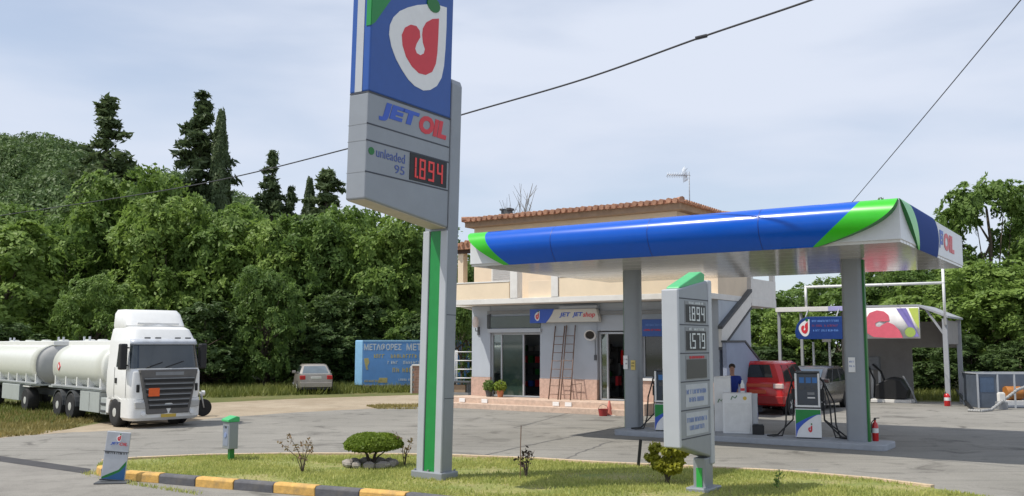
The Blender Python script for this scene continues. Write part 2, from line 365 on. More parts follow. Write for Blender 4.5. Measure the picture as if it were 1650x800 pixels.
# grass island: raised lawn, its edging and kerb blocks
kerb_px = [(150, 763), (168, 772), (200, 776), (240, 779), (300, 784), (360, 789), (430, 795), (500, 801), (560, 806), (640, 812), (760, 826)]
kf = [gz(*p) for p in kerb_px]
back_px = [(165, 753), (220, 749), (330, 744), (450, 742), (560, 742), (660, 743), (740, 745), (860, 750), (970, 757), (1120, 764), (1270, 772), (1400, 784), (1500, 797)]
bk = [gz(*p) for p in back_px]
lawn = [(p.x, p.y + .14) for p in kf] + [(2.0, 12.9), (5.5, 13.4), (7.6, 14.6)] + [(p.x, p.y) for p in reversed(bk)]
sheet('lawn', lawn, .11, lawn_g)
edge_m = mat('edging', (.56, .43, .29), .85, var=.2, vs=6, bump=.3, dirt=.5, dcol=(.22, .2, .15))
mb = MB()
for i in range(len(bk) - 1):
    a, b = bk[i], bk[i + 1]; d = (b - a).normalized(); n = Vector((-d.y, d.x, 0)) * .13
    mb.hexa([(a.x, a.y, .001), (b.x, b.y, .001), (b.x + n.x, b.y + n.y, .001), (a.x + n.x, a.y + n.y, .001)],
            [(a.x, a.y, .15), (b.x, b.y, .15), (b.x + n.x, b.y + n.y, .15), (a.x + n.x, a.y + n.y, .15)], edge_m)
struct(mb.build('kerb'))
# kerb blocks
cum = [0.0]
for i in range(1, len(kf)): cum.append(cum[-1] + (kf[i] - kf[i - 1]).length)
def along(t):
    for i in range(1, len(kf)):
        if t <= cum[i] or i == len(kf) - 1:
            return kf[i - 1] + (kf[i] - kf[i - 1]) * ((t - cum[i - 1]) / (cum[i] - cum[i - 1]))
ORD = ['first', 'second', 'third', 'fourth', 'fifth', 'sixth', 'seventh', 'eighth']
t = 0.0; i = 0; cnt = {'y': 0, 'g': 0}
while t < cum[-1] - .8 and i < 11:
    L = .62 if i == 0 else .86
    a, b = along(t + .006), along(t + L - .006); d = (b - a); l = d.length; d.normalize()
    key = 'y' if i % 2 == 0 else 'g'; m = yellowp if key == 'y' else kgrey
    mb = MB(); h = .175
    prof = [(0, 0), (0, h - .035), (.035, h), (.17, h), (.19, h - .02), (.19, 0)]
    x0 = 0
    if i == 0:   # rounded nose
        rings = []
        for k in range(7):
            q = k / 6; s_ = max(.05, math.sqrt(1 - (1 - min(1, q * 1.4)) ** 2)); rings.append([(q * l, (y - .1) * s_ + .1, z * (.55 + .45 * s_)) for y, z in prof])
        mb.loft(rings, m)
    else: mb.prism([(y, z) for y, z in prof], 'x', 0, l, m)
    o = mb.build('kerb_block', bevel=.012); o.location = (a.x, a.y, .001 + random.uniform(-.006, .006)); o.rotation_euler = (0, 0, math.atan2(d.y, d.x) + random.uniform(-.012, .012))
    if key == 'y':
        lab = 'yellow rounded kerb block at the tip behind the advertising board' if i == 0 else f'{ORD[cnt["y"]-1]} worn yellow kerb block to the right of the advertising board'
        cnt['y'] += 1; tag(o, lab, 'kerb block', 'yellow kerb blocks')
    else:
        tag(o, f'{ORD[cnt["g"]]} dark grey kerb block to the right of the advertising board', 'kerb block', 'grey kerb blocks'); cnt['g'] += 1
    t += L; i += 1

# ------------------------------------------------------------------ plants
def leafmesh(name, C, Nn, size, m, aspect=1.6, parent=None, tri=False):
    """many small folded leaves: C centres, Nn normals, size per leaf"""
    n = len(C); rg = np.random.default_rng(len(C))
    Nn = Nn / (np.linalg.norm(Nn, axis=1, keepdims=True) + 1e-9)
    rv = rg.normal(size=(n, 3)); T = np.cross(Nn, rv); T /= np.linalg.norm(T, axis=1, keepdims=True) + 1e-9; B = np.cross(Nn, T)
    s = size[:, None] * .5
    V = np.stack([C - T * s * aspect, C - B * s * .8 + T * s * .1, C + T * s * aspect, C + B * s * .8 + T * s * .1], 1).reshape(-1, 3)
    me = bpy.data.meshes.new(name); me.vertices.add(n * 4); me.vertices.foreach_set('co', V.ravel().astype(np.float32))
    me.loops.add(n * 4); me.loops.foreach_set('vertex_index', np.arange(n * 4, dtype=np.int32))
    me.polygons.add(n); me.polygons.foreach_set('loop_start', np.arange(0, n * 4, 4, dtype=np.int32)); me.polygons.foreach_set('loop_total', np.full(n, 4, dtype=np.int32))
    me.materials.append(m); me.update(calc_edges=True); me.validate()
    return me
def link(name, me, parent=None):
    o = bpy.data.objects.new(name, me); COL.objects.link(o)
    if parent is not None: o.parent = parent
    return o
def blobs(rg, lobes, n, jit=.22, fill=.25):
    """points scattered over overlapping lobes (c, r), most near each lobe's outside"""
    w = np.array([l[1] ** 2 for l in lobes]); w /= w.sum(); k = rg.choice(len(lobes), n, p=w)
    c = np.array([lobes[i][0] for i in k]); r = np.array([lobes[i][1] for i in k])
    # leaves come in small sprays
    d = rg.normal(size=(n, 3)); d /= np.linalg.norm(d, axis=1, keepdims=True)
    seeds = rg.normal(size=(max(8, n // 30), 3)); seeds /= np.linalg.norm(seeds, axis=1, keepdims=True)
    sd_ = seeds[rg.integers(0, len(seeds), n)]; d = sd_ + d * .16; d /= np.linalg.norm(d, axis=1, keepdims=True)
    rad = np.where(rg.random(n) < fill, rg.random(n) ** .5, 1 + rg.normal(size=n) * jit * .5)
    P = c + d * (r * rad)[:, None] * np.array([1, 1, .85])
    return P, d
def broad_crown(seed, H=10.0, Rw=4.0, z0=.8, nl=26, n=9000, size=.30, sparse=False):
    rg = np.random.default_rng(seed); lobes = []
    for i in range(nl):
        z = z0 + (H - z0) * (rg.random() ** .85) * .93
        q = (z - z0) / (H - z0); w = Rw * (math.sin(math.pi * min(1, .16 + q * .80)) ** .6)
        a = rg.random() * 2 * math.pi; r = w * (.45 + .55 * rg.random() ** .5) * .92
        lr = Rw * rg.choice([rg.uniform(.10, .20), rg.uniform(.2, .36)]) * (.9 if sparse else 1)
        lobes.append((np.array([r * math.cos(a), r * math.sin(a), min(z, H - lr * .8)]), lr))
    lobes.append((np.array([0, 0, H - Rw * .28]), Rw * .28))
    # leaves hang in flat sprays, each with its own tilt, round the lobes
    ns_ = max(40, n // 42); w = np.array([l[1] ** 2 for l in lobes]); w /= w.sum(); k = rg.choice(len(lobes), ns_, p=w)
    c = np.array([lobes[i][0] for i in k]); lr_ = np.array([lobes[i][1] for i in k])
    d = rg.normal(size=(ns_, 3)) + np.array([0, 0, .25]); d /= np.linalg.norm(d, axis=1, keepdims=True)
    pos = c + d * (lr_ * np.where(rg.random(ns_) < .22, rg.random(ns_), rg.uniform(.8, 1.22, ns_)))[:, None] * np.array([1, 1, .88])
    sn = d * .75 + rg.normal(size=d.shape) * .38 + np.array([0, 0, .45]); sn /= np.linalg.norm(sn, axis=1, keepdims=True)
    sr = rg.uniform(.28, .62, ns_) * (.8 if sparse else 1)
    m_ = rg.integers(0, ns_, n); off = rg.normal(size=(n, 3)) * .5; off -= sn[m_] * (off * sn[m_]).sum(1, keepdims=True) * .82
    P = pos[m_] + off * sr[m_][:, None]; P[:, 2] -= (off ** 2).sum(1) * sr[m_] * .22
    nn = sn[m_] + rg.normal(size=P.shape) * .34
    keep = P[:, 2] > (.1 if not sparse else z0); P = P[keep]; nn = nn[keep]
    return P, nn, rg.uniform(.6, 1.3, len(P)) * size, lobes
def trunk_mb(H, r, lobes, seed, z1=.6):
    rg = random.Random(seed); mb = MB()
    pts = [(0, 0, -.1)]; 
    for k in range(1, 6): pts.append((rg.uniform(-.12, .12) * k * .5, rg.uniform(-.12, .12) * k * .5, H * z1 * k / 5))
    mb.tube(pts, r, bark, 9, r * .35)
    for c, lr in lobes[::3]:
        b = Vector(pts[rg.randint(1, 4)]); e = Vector(c); mid = (b + e) / 2 + Vector((0, 0, -.1 * (e - b).length))
        mb.tube([b, mid, e], r * .38, bark, 6, r * .08)
    return mb
leafA = leaf_mat('leaf_mid_green', (.062, .126, .029), (.235, .348, .078), .42)
leafB = leaf_mat('leaf_bright_green', (.092, .172, .034), (.300, .415, .092), .40)
leafC = leaf_mat('leaf_shade_dark', (.032, .068, .021), (.120, .185, .050), .32)  # darker leaf colour stands in for the shaded depths of the wood
leafP = leaf_mat('needle_dark', (.045, .075, .034), (.150, .200, .080), .28)
leafH = leaf_mat('leaf_far', (.042, .085, .030), (.150, .225, .070), .3)
leafS = leaf_mat('leaf_shrub', (.10, .17, .018), (.30, .38, .05), .4)
PROTO = {}
def proto(kind):
    if kind in PROTO: return PROTO[kind]
    k, s = kind
    if k in 'ABC':
        sz = {'A': .185, 'B': .185, 'C': .21}[k]
        P, nn, si, lobes = broad_crown(s, n=32000, size=sz, nl=62, Rw=4.2)
        cm = leafmesh('crown', P, nn, si, {'A': leafA, 'B': leafB, 'C': leafC}[k]); tm = trunk_mb(10, .22, lobes, s)
    elif k == 'S':   # sparse, sky shows through
        P, nn, si, lobes = broad_crown(s, H=10, Rw=3.3, z0=2.6, nl=44, n=18000, size=.17, sparse=True)
        cm = leafmesh('crown', P, nn, si, leafA); tm = trunk_mb(10, .2, lobes, s, .85)
    elif k == 'P':   # ragged conifer
        rg = np.random.default_rng(s); Ps = []; Ns = []; z = .6; lob = []
        while z < 9.9:
            q = (z - .6) / 9.3; L = (1.0 - q) ** .72 * 2.1 + .04
            for b in range(int(rg.integers(3, 6))):
                a = rg.random() * 6.283; l = L * rg.uniform(.30, 1.38); k_ = int(40 + 85 * l)
                t_ = rg.random(k_) ** .8; dr = np.array([math.cos(a), math.sin(a)])
                x = dr[0] * l * t_; y = dr[1] * l * t_; zz = z + .12 * l * t_ - .30 * l * t_ ** 2 + rg.normal(size=k_) * .05
                sp = (1 - t_ * .6) * .19 * (.5 + l * .4)
                Ps.append(np.stack([x + rg.normal(size=k_) * sp, y + rg.normal(size=k_) * sp, zz + rg.normal(size=k_) * sp * .5], 1)); lob.append((np.array([dr[0] * l * .8, dr[1] * l * .8, z - .1 * l]), .2))
            z += rg.uniform(.20, .40)
        P = np.concatenate(Ps); nn = rg.normal(size=P.shape) + np.array([0, 0, .5])
        cm = leafmesh('crown', P, nn, rg.uniform(.6, 1.3, len(P)) * .12, leafP, 2.4); mb = MB(); mb.tube([(0, 0, -.1), (0, 0, 5), (0, 0, 9.7)], .2, bark, 8, .03); tm = mb
    elif k == 'Y':   # cypress column
        rg = np.random.default_rng(s); n = 16000; z = rg.random(n) ** .9 * 9.6 + .3; q = z / 10
        prof = np.sin(np.pi * np.clip(.12 + q * .86, 0, 1)) ** .6 * .80 * (1 - .15 * q); a = rg.random(n) * 6.283
        bump_ = 1 + .16 * np.sin(a * 3 + z * 2.1) + .12 * np.sin(a * 5 - z * 3.7); r = prof * bump_ * (1 - .35 * rg.random(n) ** 2)
        P = np.stack([r * np.cos(a), r * np.sin(a), z + rg.normal(size=n) * .1], 1); nn = np.stack([np.cos(a), np.sin(a), np.full(n, .3)], 1) + rg.normal(size=P.shape) * .5
        cm = leafmesh('crown', P, nn, rg.uniform(.6, 1.3, n) * .11, leafP, 2.2); mb = MB(); mb.tube([(0, 0, -.1), (0, 0, 9)], .2, bark, 8, .04); tm = mb
    to = tm.build('trunk'); tme = to.data; bpy.data.objects.remove(to)
    PROTO[kind] = (cm, tme); return PROTO[kind]
def tree(kind, px, top, Y, wpx, label, cat='tree', group=None, name='tree', z=0.0, hpx=None):
    """a tree whose top shows at (px, top), crown about wpx wide, Y metres away"""
    p = at(px, top, Y); h = p.z - z; unit = {'A': 8.4, 'B': 8.4, 'C': 8.4, 'S': 6.8, 'P': 2.7, 'Y': 1.62}[kind[0]]
    wm = wpx / FPX * Y / unit; cm, tm = proto(kind)
    o = thing(name, label, cat, (p.x, Y, z), random.uniform(0, 6.28), group); o.scale = (wm, wm, h / 10)
    link('trunk', tm, o); link('crown', cm, o); return o

# far wooded hill
ridge_px = [(-900, 120), (-500, 165), (-200, 215), (0, 238), (60, 242), (130, 262), (200, 285), (290, 305), (420, 345), (560, 395), (800, 470), (1200, 520), (1700, 540)]
rx = [at(p[0], p[1], 250).x for p in ridge_px]; rz = [at(p[0], p[1], 250).z - 5.2 for p in ridge_px]
def hill_z(x, y):
    zr = np.interp(x * 250 / np.maximum(y, 60), rx, rz); k = np.clip((y - 95) / 155, 0, 1); return zr * (k * k * (3 - 2 * k)) - .3
gx = np.linspace(-420, 420, 85); gy = np.linspace(90, 420, 34)
X, Yg = np.meshgrid(gx, gy); Z = hill_z(X, Yg); n0 = len(gx)
mb = MB(); mb.add(np.stack([X, Yg, Z], 2).reshape(-1, 3).tolist(), [(j * n0 + i, j * n0 + i + 1, (j + 1) * n0 + i + 1, (j + 1) * n0 + i) for j in range(len(gy) - 1) for i in range(n0 - 1)], mat('hill_soil', (.05, .065, .025), .95, var=.3, vs=.05), True)
struct(mb.build('hill', recalc=False))
rg = np.random.default_rng(5); Ps = []; Ns = []; Ss = []
for i in range(1080):
    y = rg.uniform(125, 262); px = rg.uniform(-420, 640); x = (px - 825) / FPX * y; z = float(hill_z(np.array(x), np.array(y)))
    if z < 1.5: continue
    r = rg.uniform(2.4, 5.4); k = int(260 + 70 * r); d = rg.normal(size=(k, 3)); d /= np.linalg.norm(d, axis=1, keepdims=True)
    d[:, 2] = np.abs(d[:, 2]) * 1.1 - .25
    Ps.append(np.array([x, y, z + r * .5]) + d * r * rg.uniform(.86, 1.05, (k, 1)) * np.array([1, 1, 1.25])); Ns.append(d + rg.normal(size=d.shape) * .5); Ss.append(rg.uniform(.5, 1.2, k) * r * .12)
o = link('forest', leafmesh('forest', np.concatenate(Ps), np.concatenate(Ns), np.concatenate(Ss), leafH)); struct(o, 'stuff')

# trees and shrubs, left to right
tree(('P', 3), 176, 158, 72, 165, 'ragged dark conifer standing alone above the woods at far left', 'conifer', name='conifer_tree')
tree(('P', 9), 326, 148, 70, 150, 'tallest ragged conifer in the pair above the green trees', 'conifer', name='conifer_tree')
tree(('Y', 1), 357, 180, 69, 44, 'narrow columnar cypress right beside the tallest conifer', 'cypress', name='cypress_tree')
tree(('P', 5), 440, 244, 68, 105, 'slim pointed conifer crossed by the overhead cable', 'conifer', name='conifer_tree')
tree(('P', 6), 470, 300, 68, 70, 'small pointed conifer just right of the slim one under the cable', 'conifer', name='conifer_tree')
tree(('Y', 2), 499, 288, 68, 34, 'short dark cypress between two conifers left of the big sign', 'cypress', name='cypress_tree')
tree(('P', 7), 527, 268, 67, 140, 'broad dark conifer closest to the left edge of the big sign', 'conifer', name='conifer_tree')
T = [(('B', 21), -20, 345, 54, 200, 'bright green bushy tree cut by the left edge of the photo'),
     (('A', 22), 100, 375, 61, 150, 'mid green tree behind the tanker trailer'),
     (('A', 23), 160, 322, 66, 130, 'green tree below the lone far left conifer'),
     (('B', 24), 215, 278, 64, 150, 'light green tall tree behind the truck cab'),
     (('B', 21), 290, 312, 60, 150, 'bright green rounded tree right of the truck cab, under the tallest conifer'),
     (('A', 25), 375, 328, 61, 140, 'leafy green tree behind the cypress foot'),
     (('B', 24), 435, 358, 60, 130, 'bright green tree left of and behind the parked silver car'),
     (('A', 22), 505, 352, 60, 140, 'leafy green tree right behind the parked silver car'),
     (('A', 23), 575, 330, 62, 120, 'green tree behind the left end of the blue container'),
     (('B', 25), 625, 352, 61, 130, 'bright green tree behind the blue container'),
     (('A', 24), 690, 362, 61, 110, 'green tree behind the post of the big sign'),
     (('A', 25), 745, 420, 50, 70, 'dark green tree in the gap between the big sign and the house'),
     (('A', 22), 30, 325, 68, 170, 'tree in the back row beyond the trailer, below the wooded hill')]
for k, px, top, Y, w, lab in T: tree(k, px, top, Y, w * 1.45, lab, 'tree', 'trees of the wood at left', name='broadleaf_tree')
U = [(20, 520, 47), (150, 500, 49), (270, 520, 51), (345, 510, 52), (420, 500, 52.5), (490, 500, 55), (560, 505, 57.5), (640, 500, 57.5), (710, 520, 56)]
ul = ['behind the tanker trailer', 'behind the truck tank', 'behind the truck cab', 'right of the truck cab', 'left of the silver car', 'directly behind the silver car', 'left of the blue container', 'behind the blue container', 'behind the big sign post']
for i_, ((px, top, Y), l) in enumerate(zip(U, ul)): tree(('C', 31 + (px // 70) % 3) if i_ % 3 != 1 else ('A', 22 + i_ % 4), px + (-12, 8, 20)[i_ % 3], top + (0, -55, 38, -20, -70, 25, -40)[i_ % 7], Y, (170, 120, 140)[i_ % 3], 'dense bushy tree filling the shaded depths ' + l, 'shrub', 'dark shrubs along the wood edge', name='shrub')
V = [(('A', 23), 1235, 470, 50, 110, 'green tree behind the house corner and red car'), (('B', 24), 1275, 500, 47, 90, 'low bright green tree above the red car'),
     (('A', 25), 1330, 448, 54, 130, 'green tree behind the blue hanging sign'), (('A', 22), 1430, 440, 56, 130, 'dark green tree behind the banner of the shed'),
     (('S', 41), 1590, 288, 58, 165, 'tall open tree with sky showing through beyond the canopy corner'), (('S', 43), 1660, 318, 60, 120, 'tall open tree cut by the right edge of the photo'),
     (('B', 21), 1510, 448, 52, 150, 'bright green tree right behind the shed corner post'), (('B', 24), 1590, 428, 49, 180, 'big bright green tree above the metal container'),
     (('B', 25), 1665, 440, 47, 150, 'bright green tree at the right edge behind the metal container'),
     (('S', 42), 1418, 318, 66, 60, 'tree whose tip just shows above the canopy corner'), (('A', 23), 1490, 385, 64, 110, 'tree in the back row beyond the canopy end')]
for k, px, top, Y, w, lab in V: tree(k, px, top, Y, w * (1.35 if k[0] != 'S' else 1.1), lab, 'tree', 'trees behind the wash shed', name='broadleaf_tree')
for px, top, Y, l in [(1230, 560, 46, 'behind the red car'), (1300, 545, 47, 'behind the grey car'), (1500, 560, 47, 'seen through the open side of the shed'), (1560, 540, 46, 'left of and behind the metal container'), (1640, 550, 45, 'behind the metal container')]:
    tree(('C', 31 + px % 3), px, top, Y, 110, 'dense bushy tree filling the shaded depths ' + l, 'shrub', 'dark shrubs behind the wash shed', name='shrub')
# bare twiggy tree behind the roof
def bare(px, top, Y, label):
    p = at(px, top, Y); o = thing('bare_tree', label, 'tree', (p.x, Y, 0)); rg = random.Random(3); mb = MB(); H = p.z; bark = mat('bare_bark', (.20, .175, .15), .9, var=.2)
    mb.tube([(0, 0, -.1), (.1, 0, H * .6)], .18, bark, 7, .10)
    for i in range(16):
        z0 = H * rg.uniform(.5, .62); a = rg.uniform(0, 6.28); l = rg.uniform(.5, 1.5); e = Vector((math.cos(a) * l, math.sin(a) * l, H * rg.uniform(.78, 1.0)))
        mid = Vector((e.x * .35, e.y * .35, (z0 + e.z) / 2)); mb.tube([(.08, 0, z0), mid, e], .035, bark, 5, .009)
        for j in range(3):
            b = mid + (e - mid) * rg.uniform(.1, .8); mb.tube([b, b + Vector((rg.uniform(-.5, .5), rg.uniform(-.5, .5), rg.uniform(.5, 1.1)))], .02, bark, 4, .007)
    mb.build('branches', o)
bare(832, 296, 56, 'bare twiggy tree sticking up behind the tiled roof')
# grass
def grass(name, pts_fn, n, h, m, w=.012):
    rg = np.random.default_rng(n); P = pts_fn(rg, n); n = len(P); a = rg.random(n) * 6.283
    hh = h * rg.uniform(.4, 1.25, n); lean = rg.normal(size=(n, 2)) * hh[:, None] * .35
    dx = np.stack([np.cos(a), np.sin(a), np.zeros(n)], 1) * (w * rg.uniform(.6, 1.5, n))[:, None]
    tip = P + np.concatenate([lean, hh[:, None]], 1)
    Vv = np.stack([P - dx, P + dx, tip], 1).reshape(-1, 3)
    me = bpy.data.meshes.new(name); me.vertices.add(n * 3); me.vertices.foreach_set('co', Vv.ravel().astype(np.float32))
    me.loops.add(n * 3); me.loops.foreach_set('vertex_index', np.arange(n * 3, dtype=np.int32)); me.polygons.add(n)
    me.polygons.foreach_set('loop_start', np.arange(0, n * 3, 3, dtype=np.int32)); me.polygons.foreach_set('loop_total', np.full(n, 3, dtype=np.int32))
    me.materials.append(m); me.update(calc_edges=True); return struct(link(name, me), 'stuff')
grassL = leaf_mat('grass_lawn', (.20, .28, .055), (.56, .56, .19), .45, .6)
grassW = leaf_mat('grass_weeds', (.09, .13, .025), (.26, .27, .07), .3, .4)
grassD = leaf_mat('grass_dry', (.16, .16, .045), (.38, .31, .12), .3, .5)
def inpoly(P, poly):
    x, y = P[:, 0], P[:, 1]; ins = np.zeros(len(P), bool); j = len(poly) - 1
    for i in range(len(poly)):
        xi, yi = poly[i]; xj, yj = poly[j]
        c = ((yi > y) != (yj > y)) & (x < (xj - xi) * (y - yi) / ((yj - yi) + 1e-12) + xi); ins ^= c; j = i
    return ins
def polyscatter(poly, z, clump=0.0):
    xs = [p[0] for p in poly]; ys = [p[1] for p in poly]
    def fn(rg, n):
        P = np.stack([rg.uniform(min(xs), max(xs), n), rg.uniform(min(ys), max(ys), n), np.full(n, z)], 1); P = P[inpoly(P, poly)]
        f = np.sin(P[:, 0] * 1.9 + 1.3 * np.sin(P[:, 1] * 2.3)) + np.sin(P[:, 1] * 3.1 + P[:, 0] * .8)
        return P[rg.random(len(P)) < np.clip(.72 + clump * f, .05, 1)]
    return fn
grass('grass', polyscatter(lawn, .108, .46), 150000, .058, grassL)
gp1 = [gz(*p) for p in [(330, 642), (480, 637), (700, 632), (760, 632)]]
strip = [(p.x, p.y) for p in gp1] + [(-4, 56), (-20, 53)]
grass('grass', polyscatter(strip, 0, .3), 24000, .42, grassW, .03)
gp2 = [gz(*p) for p in [(-60, 708), (0, 706), (60, 701), (112, 692), (170, 676), (60, 664), (-60, 668)]]
grass('grass', polyscatter([(p.x, p.y) for p in gp2], 0, .3), 26000, .13, grassD, .022)
gp3 = [gz(*p) for p in [(-60, 690), (70, 684), (150, 672), (180, 668), (60, 650), (-60, 650)]]
grass('grass', polyscatter([(p.x, p.y) for p in gp3], 0, .3), 12000, .2, grassW, .025)
gp4 = [gz(*p) for p in [(1440, 645), (1550, 647), (1720, 650)]]
grass('grass', polyscatter([(p.x, p.y) for p in gp4] + [(32, 46), (17, 47)], 0, .3), 16000, .38, grassW, .03)
gp5 = [gz(*p) for p in [(590, 655), (640, 652), (680, 652), (670, 660), (610, 660)]]
grass('grass', polyscatter([(p.x, p.y) for p in gp5], .004, .4), 3500, .09, grassD, .02)
gp6 = [gz(*p) for p in [(128, 764), (160, 759), (230, 782), (330, 796), (318, 800), (150, 773)]]
grass('grass', polyscatter([(p.x, p.y) for p in gp6], .012, .5), 5000, .06, grassL, .01)

def shrub_round(px, base, wpx, top, Y, name, label, shape, seed, z=.11, n=5200, leaf=.055, lm=None):
    p = gz(px, base, z); Y = p.y; q = at(px, top, Y); H = q.z - z; Wd = wpx / FPX * Y / 2
    o = thing(name, label, 'shrub', (p.x, p.y, z)); rg = np.random.default_rng(seed)
    lobes = []
    for i in range(22):
        a = rg.random() * 6.28; r = Wd * math.sqrt(rg.random()) * .82
        if shape == 'mushroom': zz = H * rg.uniform(.62, .84) ; zz = min(zz, H * .86)
        else: zz = H * rg.uniform(.35, .85); r *= .75 + .3 * math.sin(zz / H * 3)
        lobes.append((np.array([r * math.cos(a), r * math.sin(a), zz]), Wd * rg.uniform(.2, .34) if shape != 'mushroom' else Wd * rg.uniform(.20, .27)))
    P, d = blobs(rg, lobes, n, .2, .3)
    if shape == 'mushroom':
        P = np.zeros((n, 3)); rr_ = Wd * np.sqrt(rg.random(n)); aa = rg.random(n) * 6.283; wob = 1 + .07 * np.sin(aa * 3 + 1) + .05 * np.sin(aa * 7)
        P[:, 0] = rr_ * np.cos(aa) * wob; P[:, 1] = rr_ * np.sin(aa) * wob; u_ = rr_ / Wd; tp = H * (1 - .30 * u_ ** 4 + .03 * np.sin(aa * 4) * u_); bt = H * (.42 + .16 * u_ ** 2); P[:, 2] = np.where(rg.random(n) < .62, tp - np.abs(rg.normal(size=n)) * .03, bt + (tp - bt) * rg.random(n)); d = np.stack([np.cos(aa) * u_, np.sin(aa) * u_, np.full(n, .5)], 1)
    if shape == 'mushroom_old':
        P[:, 2] = np.minimum(P[:, 2], H * (1.0 - .10 * (np.hypot(P[:, 0], P[:, 1]) / Wd) ** 2) + rg.normal(size=len(P)) * .012)
        lo = H * (.34 + .28 * np.clip(np.hypot(P[:, 0], P[:, 1]) / Wd, 0, 1.2)); P = P[P[:, 2] > lo]; d = d[:len(P)]
    nn = d * .5 + rg.normal(size=P.shape) * .7 + np.array([0, 0, .4])
    link('foliage', leafmesh('foliage', P, nn, rg.uniform(.6, 1.3, len(P)) * leaf, lm or leafS), o)
    mb = MB()
    for i in range(6):
        a = i * 1.05; l = lobes[i][0]; mb.tube([(.03 * math.cos(a), .03 * math.sin(a), -.03), (l[0] * .3, l[1] * .3, l[2] * .45), tuple(l)], .022, bark, 6, .008)
    mb.build('stem', o); return o, p
bo, bp_ = shrub_round(598, 752, 90, 699, 19, 'clipped_shrub', 'clipped mushroom shaped green shrub in a ring of stones on the lawn', 'mushroom', 4, n=14000, leaf=.045)
shrub_round(1075, 778, 66, 709, 17, 'small_shrub', 'yellow green rounded bush at the foot of the small price totem', 'round', 6, n=4200, lm=leaf_mat('leaf_yellow', (.16, .19, .015), (.48, .46, .05), .4))
# ring of stones
mb = MB(); rgs = random.Random(4)
ring = thing('stone_ring', 'low ring of rough stones around the clipped shrub', 'stone edging', (bp_.x, bp_.y - .05, .11))
for i in range(11):
    a = i / 11 * 6.283 + .2; r = .46; mbs = MB(); s_ = rgs.uniform(.75, 1.2)
    rings = []
    for k in range(5):
        q = -1 + k * .5; rr = math.sqrt(max(.02, 1 - q * q * .9)); rings.append([(math.cos(j / 8 * 6.283) * rr * .14 * s_ * rgs.uniform(.85, 1.15), math.sin(j / 8 * 6.283) * rr * .10 * s_ * rgs.uniform(.85, 1.15), .07 + q * .075) for j in range(8)])
    mbs.loft(rings, stone); ob = mbs.build('stone', ring, angle=20); ob.location = (math.cos(a) * r, math.sin(a) * r * .8, 0); ob.rotation_euler = (0, 0, a + 1.57)
def twig_plant(px, base, top, label, seed, spread=.35, nst=6, leaf=.05, lm=None, nl=9, z=.11, name='young_plant'):
    p = gz(px, base, z); H = at(px, top, p.y).z - z; rg = random.Random(seed); rn = np.random.default_rng(seed)
    o = thing(name, label, 'plant', tuple(p)); mb = MB(); C = []
    for i in range(nst):
        a = rg.uniform(0, 6.28); l = spread * rg.uniform(.3, 1); h = H * (1 if i == 0 else rg.uniform(.55, .95)); e = Vector((math.cos(a) * l, math.sin(a) * l, h)); m_ = Vector((e.x * .3, e.y * .3, h * .55))
        mb.tube([(0, 0, -.03), m_, e], .010, bark, 5, .004)
        for k in range(nl):
            t_ = rg.uniform(.35, 1); b = m_ + (e - m_) * t_ if t_ > .5 else m_ * (t_ * 2); C.append(tuple(b + Vector((rg.uniform(-.07, .07), rg.uniform(-.07, .07), rg.uniform(-.04, .05)))))
    mb.build('stem', o); C = np.array(C)
    link('foliage', leafmesh('foliage', C, rn.normal(size=C.shape) + np.array([0, 0, .6]), rn.uniform(.7, 1.4, len(C)) * leaf, lm or leafA), o); return o
leafR = leaf_mat('leaf_reddish', (.10, .12, .04), (.36, .20, .13), .35)
twig_plant(488, 762, 702, 'thin leggy rose bush with reddish leaves left of the clipped shrub', 11, .46, 7, .042, leafR, 16, name='rose_bush')
twig_plant(652, 752, 696, 'slender reddish sapling between the clipped shrub and the sign post', 12, .24, 4, .042, leafR, 14, name='sapling')
twig_plant(848, 770, 724, 'small dark leafed plant beside the thin stake right of the sign post', 13, .22, 5, .05, leaf_mat('leaf_purple', (.03, .03, .02), (.10, .06, .05), .2), 14)
twig_plant(1252, 795, 762, 'tiny weed in the lawn right of the small price totem', 14, .12, 4, .05, leafA, 8, z=.05)
p = gz(838, 772, .11); mb = MB(); mb.tube([(0, 0, -.05), (.01, 0, .6), (0.02, 0, at(838, 686, p.y).z - .11)], .008, wood, 6)
tag(mb.build('garden_stake', loc=p), 'thin brown stake standing in the lawn right of the sign post', 'stake')
p = gz(1028, 757, .05); top = at(1035, 708, p.y)
mb = MB(); mb.box(-.03, .03, -.02, .02, 0, top.z - .05, black); mb.box(-.05, .05, -.05, .05, 0, .02, black)
o = mb.build('black_post', bevel=.006, loc=p); o.rotation_euler = (0, R(6), 0); tag(o, 'short leaning black post by the lawn edge left of the yellow green bush', 'post')

# ------------------------------------------------------------------ big price sign (pylon)
P0 = at(592, 148, 15.0)
SG = Fr((P0.x, 15.0, 0))
LEAN = R(1.0)
py_ = thing('price_sign', 'tall blue and silver price sign on a grey post with a green stripe', 'sign', SG.o, ANG)
py_.rotation_mode = 'QUATERNION'; py_.rotation_quaternion = (Matrix.Rotation(R(1.15), 3, 'Y') @ Matrix.Rotation(ANG, 3, 'Z')).to_quaternion(); py_.location.x -= math.tan(R(1.15)) * 5.6
zb = SG.hx(594, 148).z; zg = [SG.hx(590, y).z for y in (198, 225, 276)]; z00 = SG.hx(590, 320).z
Wf = SG.hx(724, 250).y; z01 = SG.hx(722, 365).z; TK = .44
mb = MB()   # silver lower box with slanting underside
mb.prism([(0, z00), (Wf, z01), (Wf, zb), (0, zb)], 'x', -TK, 0, silver)
mb.build('price_box', py_, bevel=.03, seg=3)
mb = MB(); mb.prism([(.03, z00 + .02), (Wf - .02, z01 + .02), (Wf - .02, z01 - .012), (.03, z00 - .012)], 'x', -TK + .03, -.03, mat('underside_beige', (.50, .44, .36), .7)); mb.build('underside', py_)
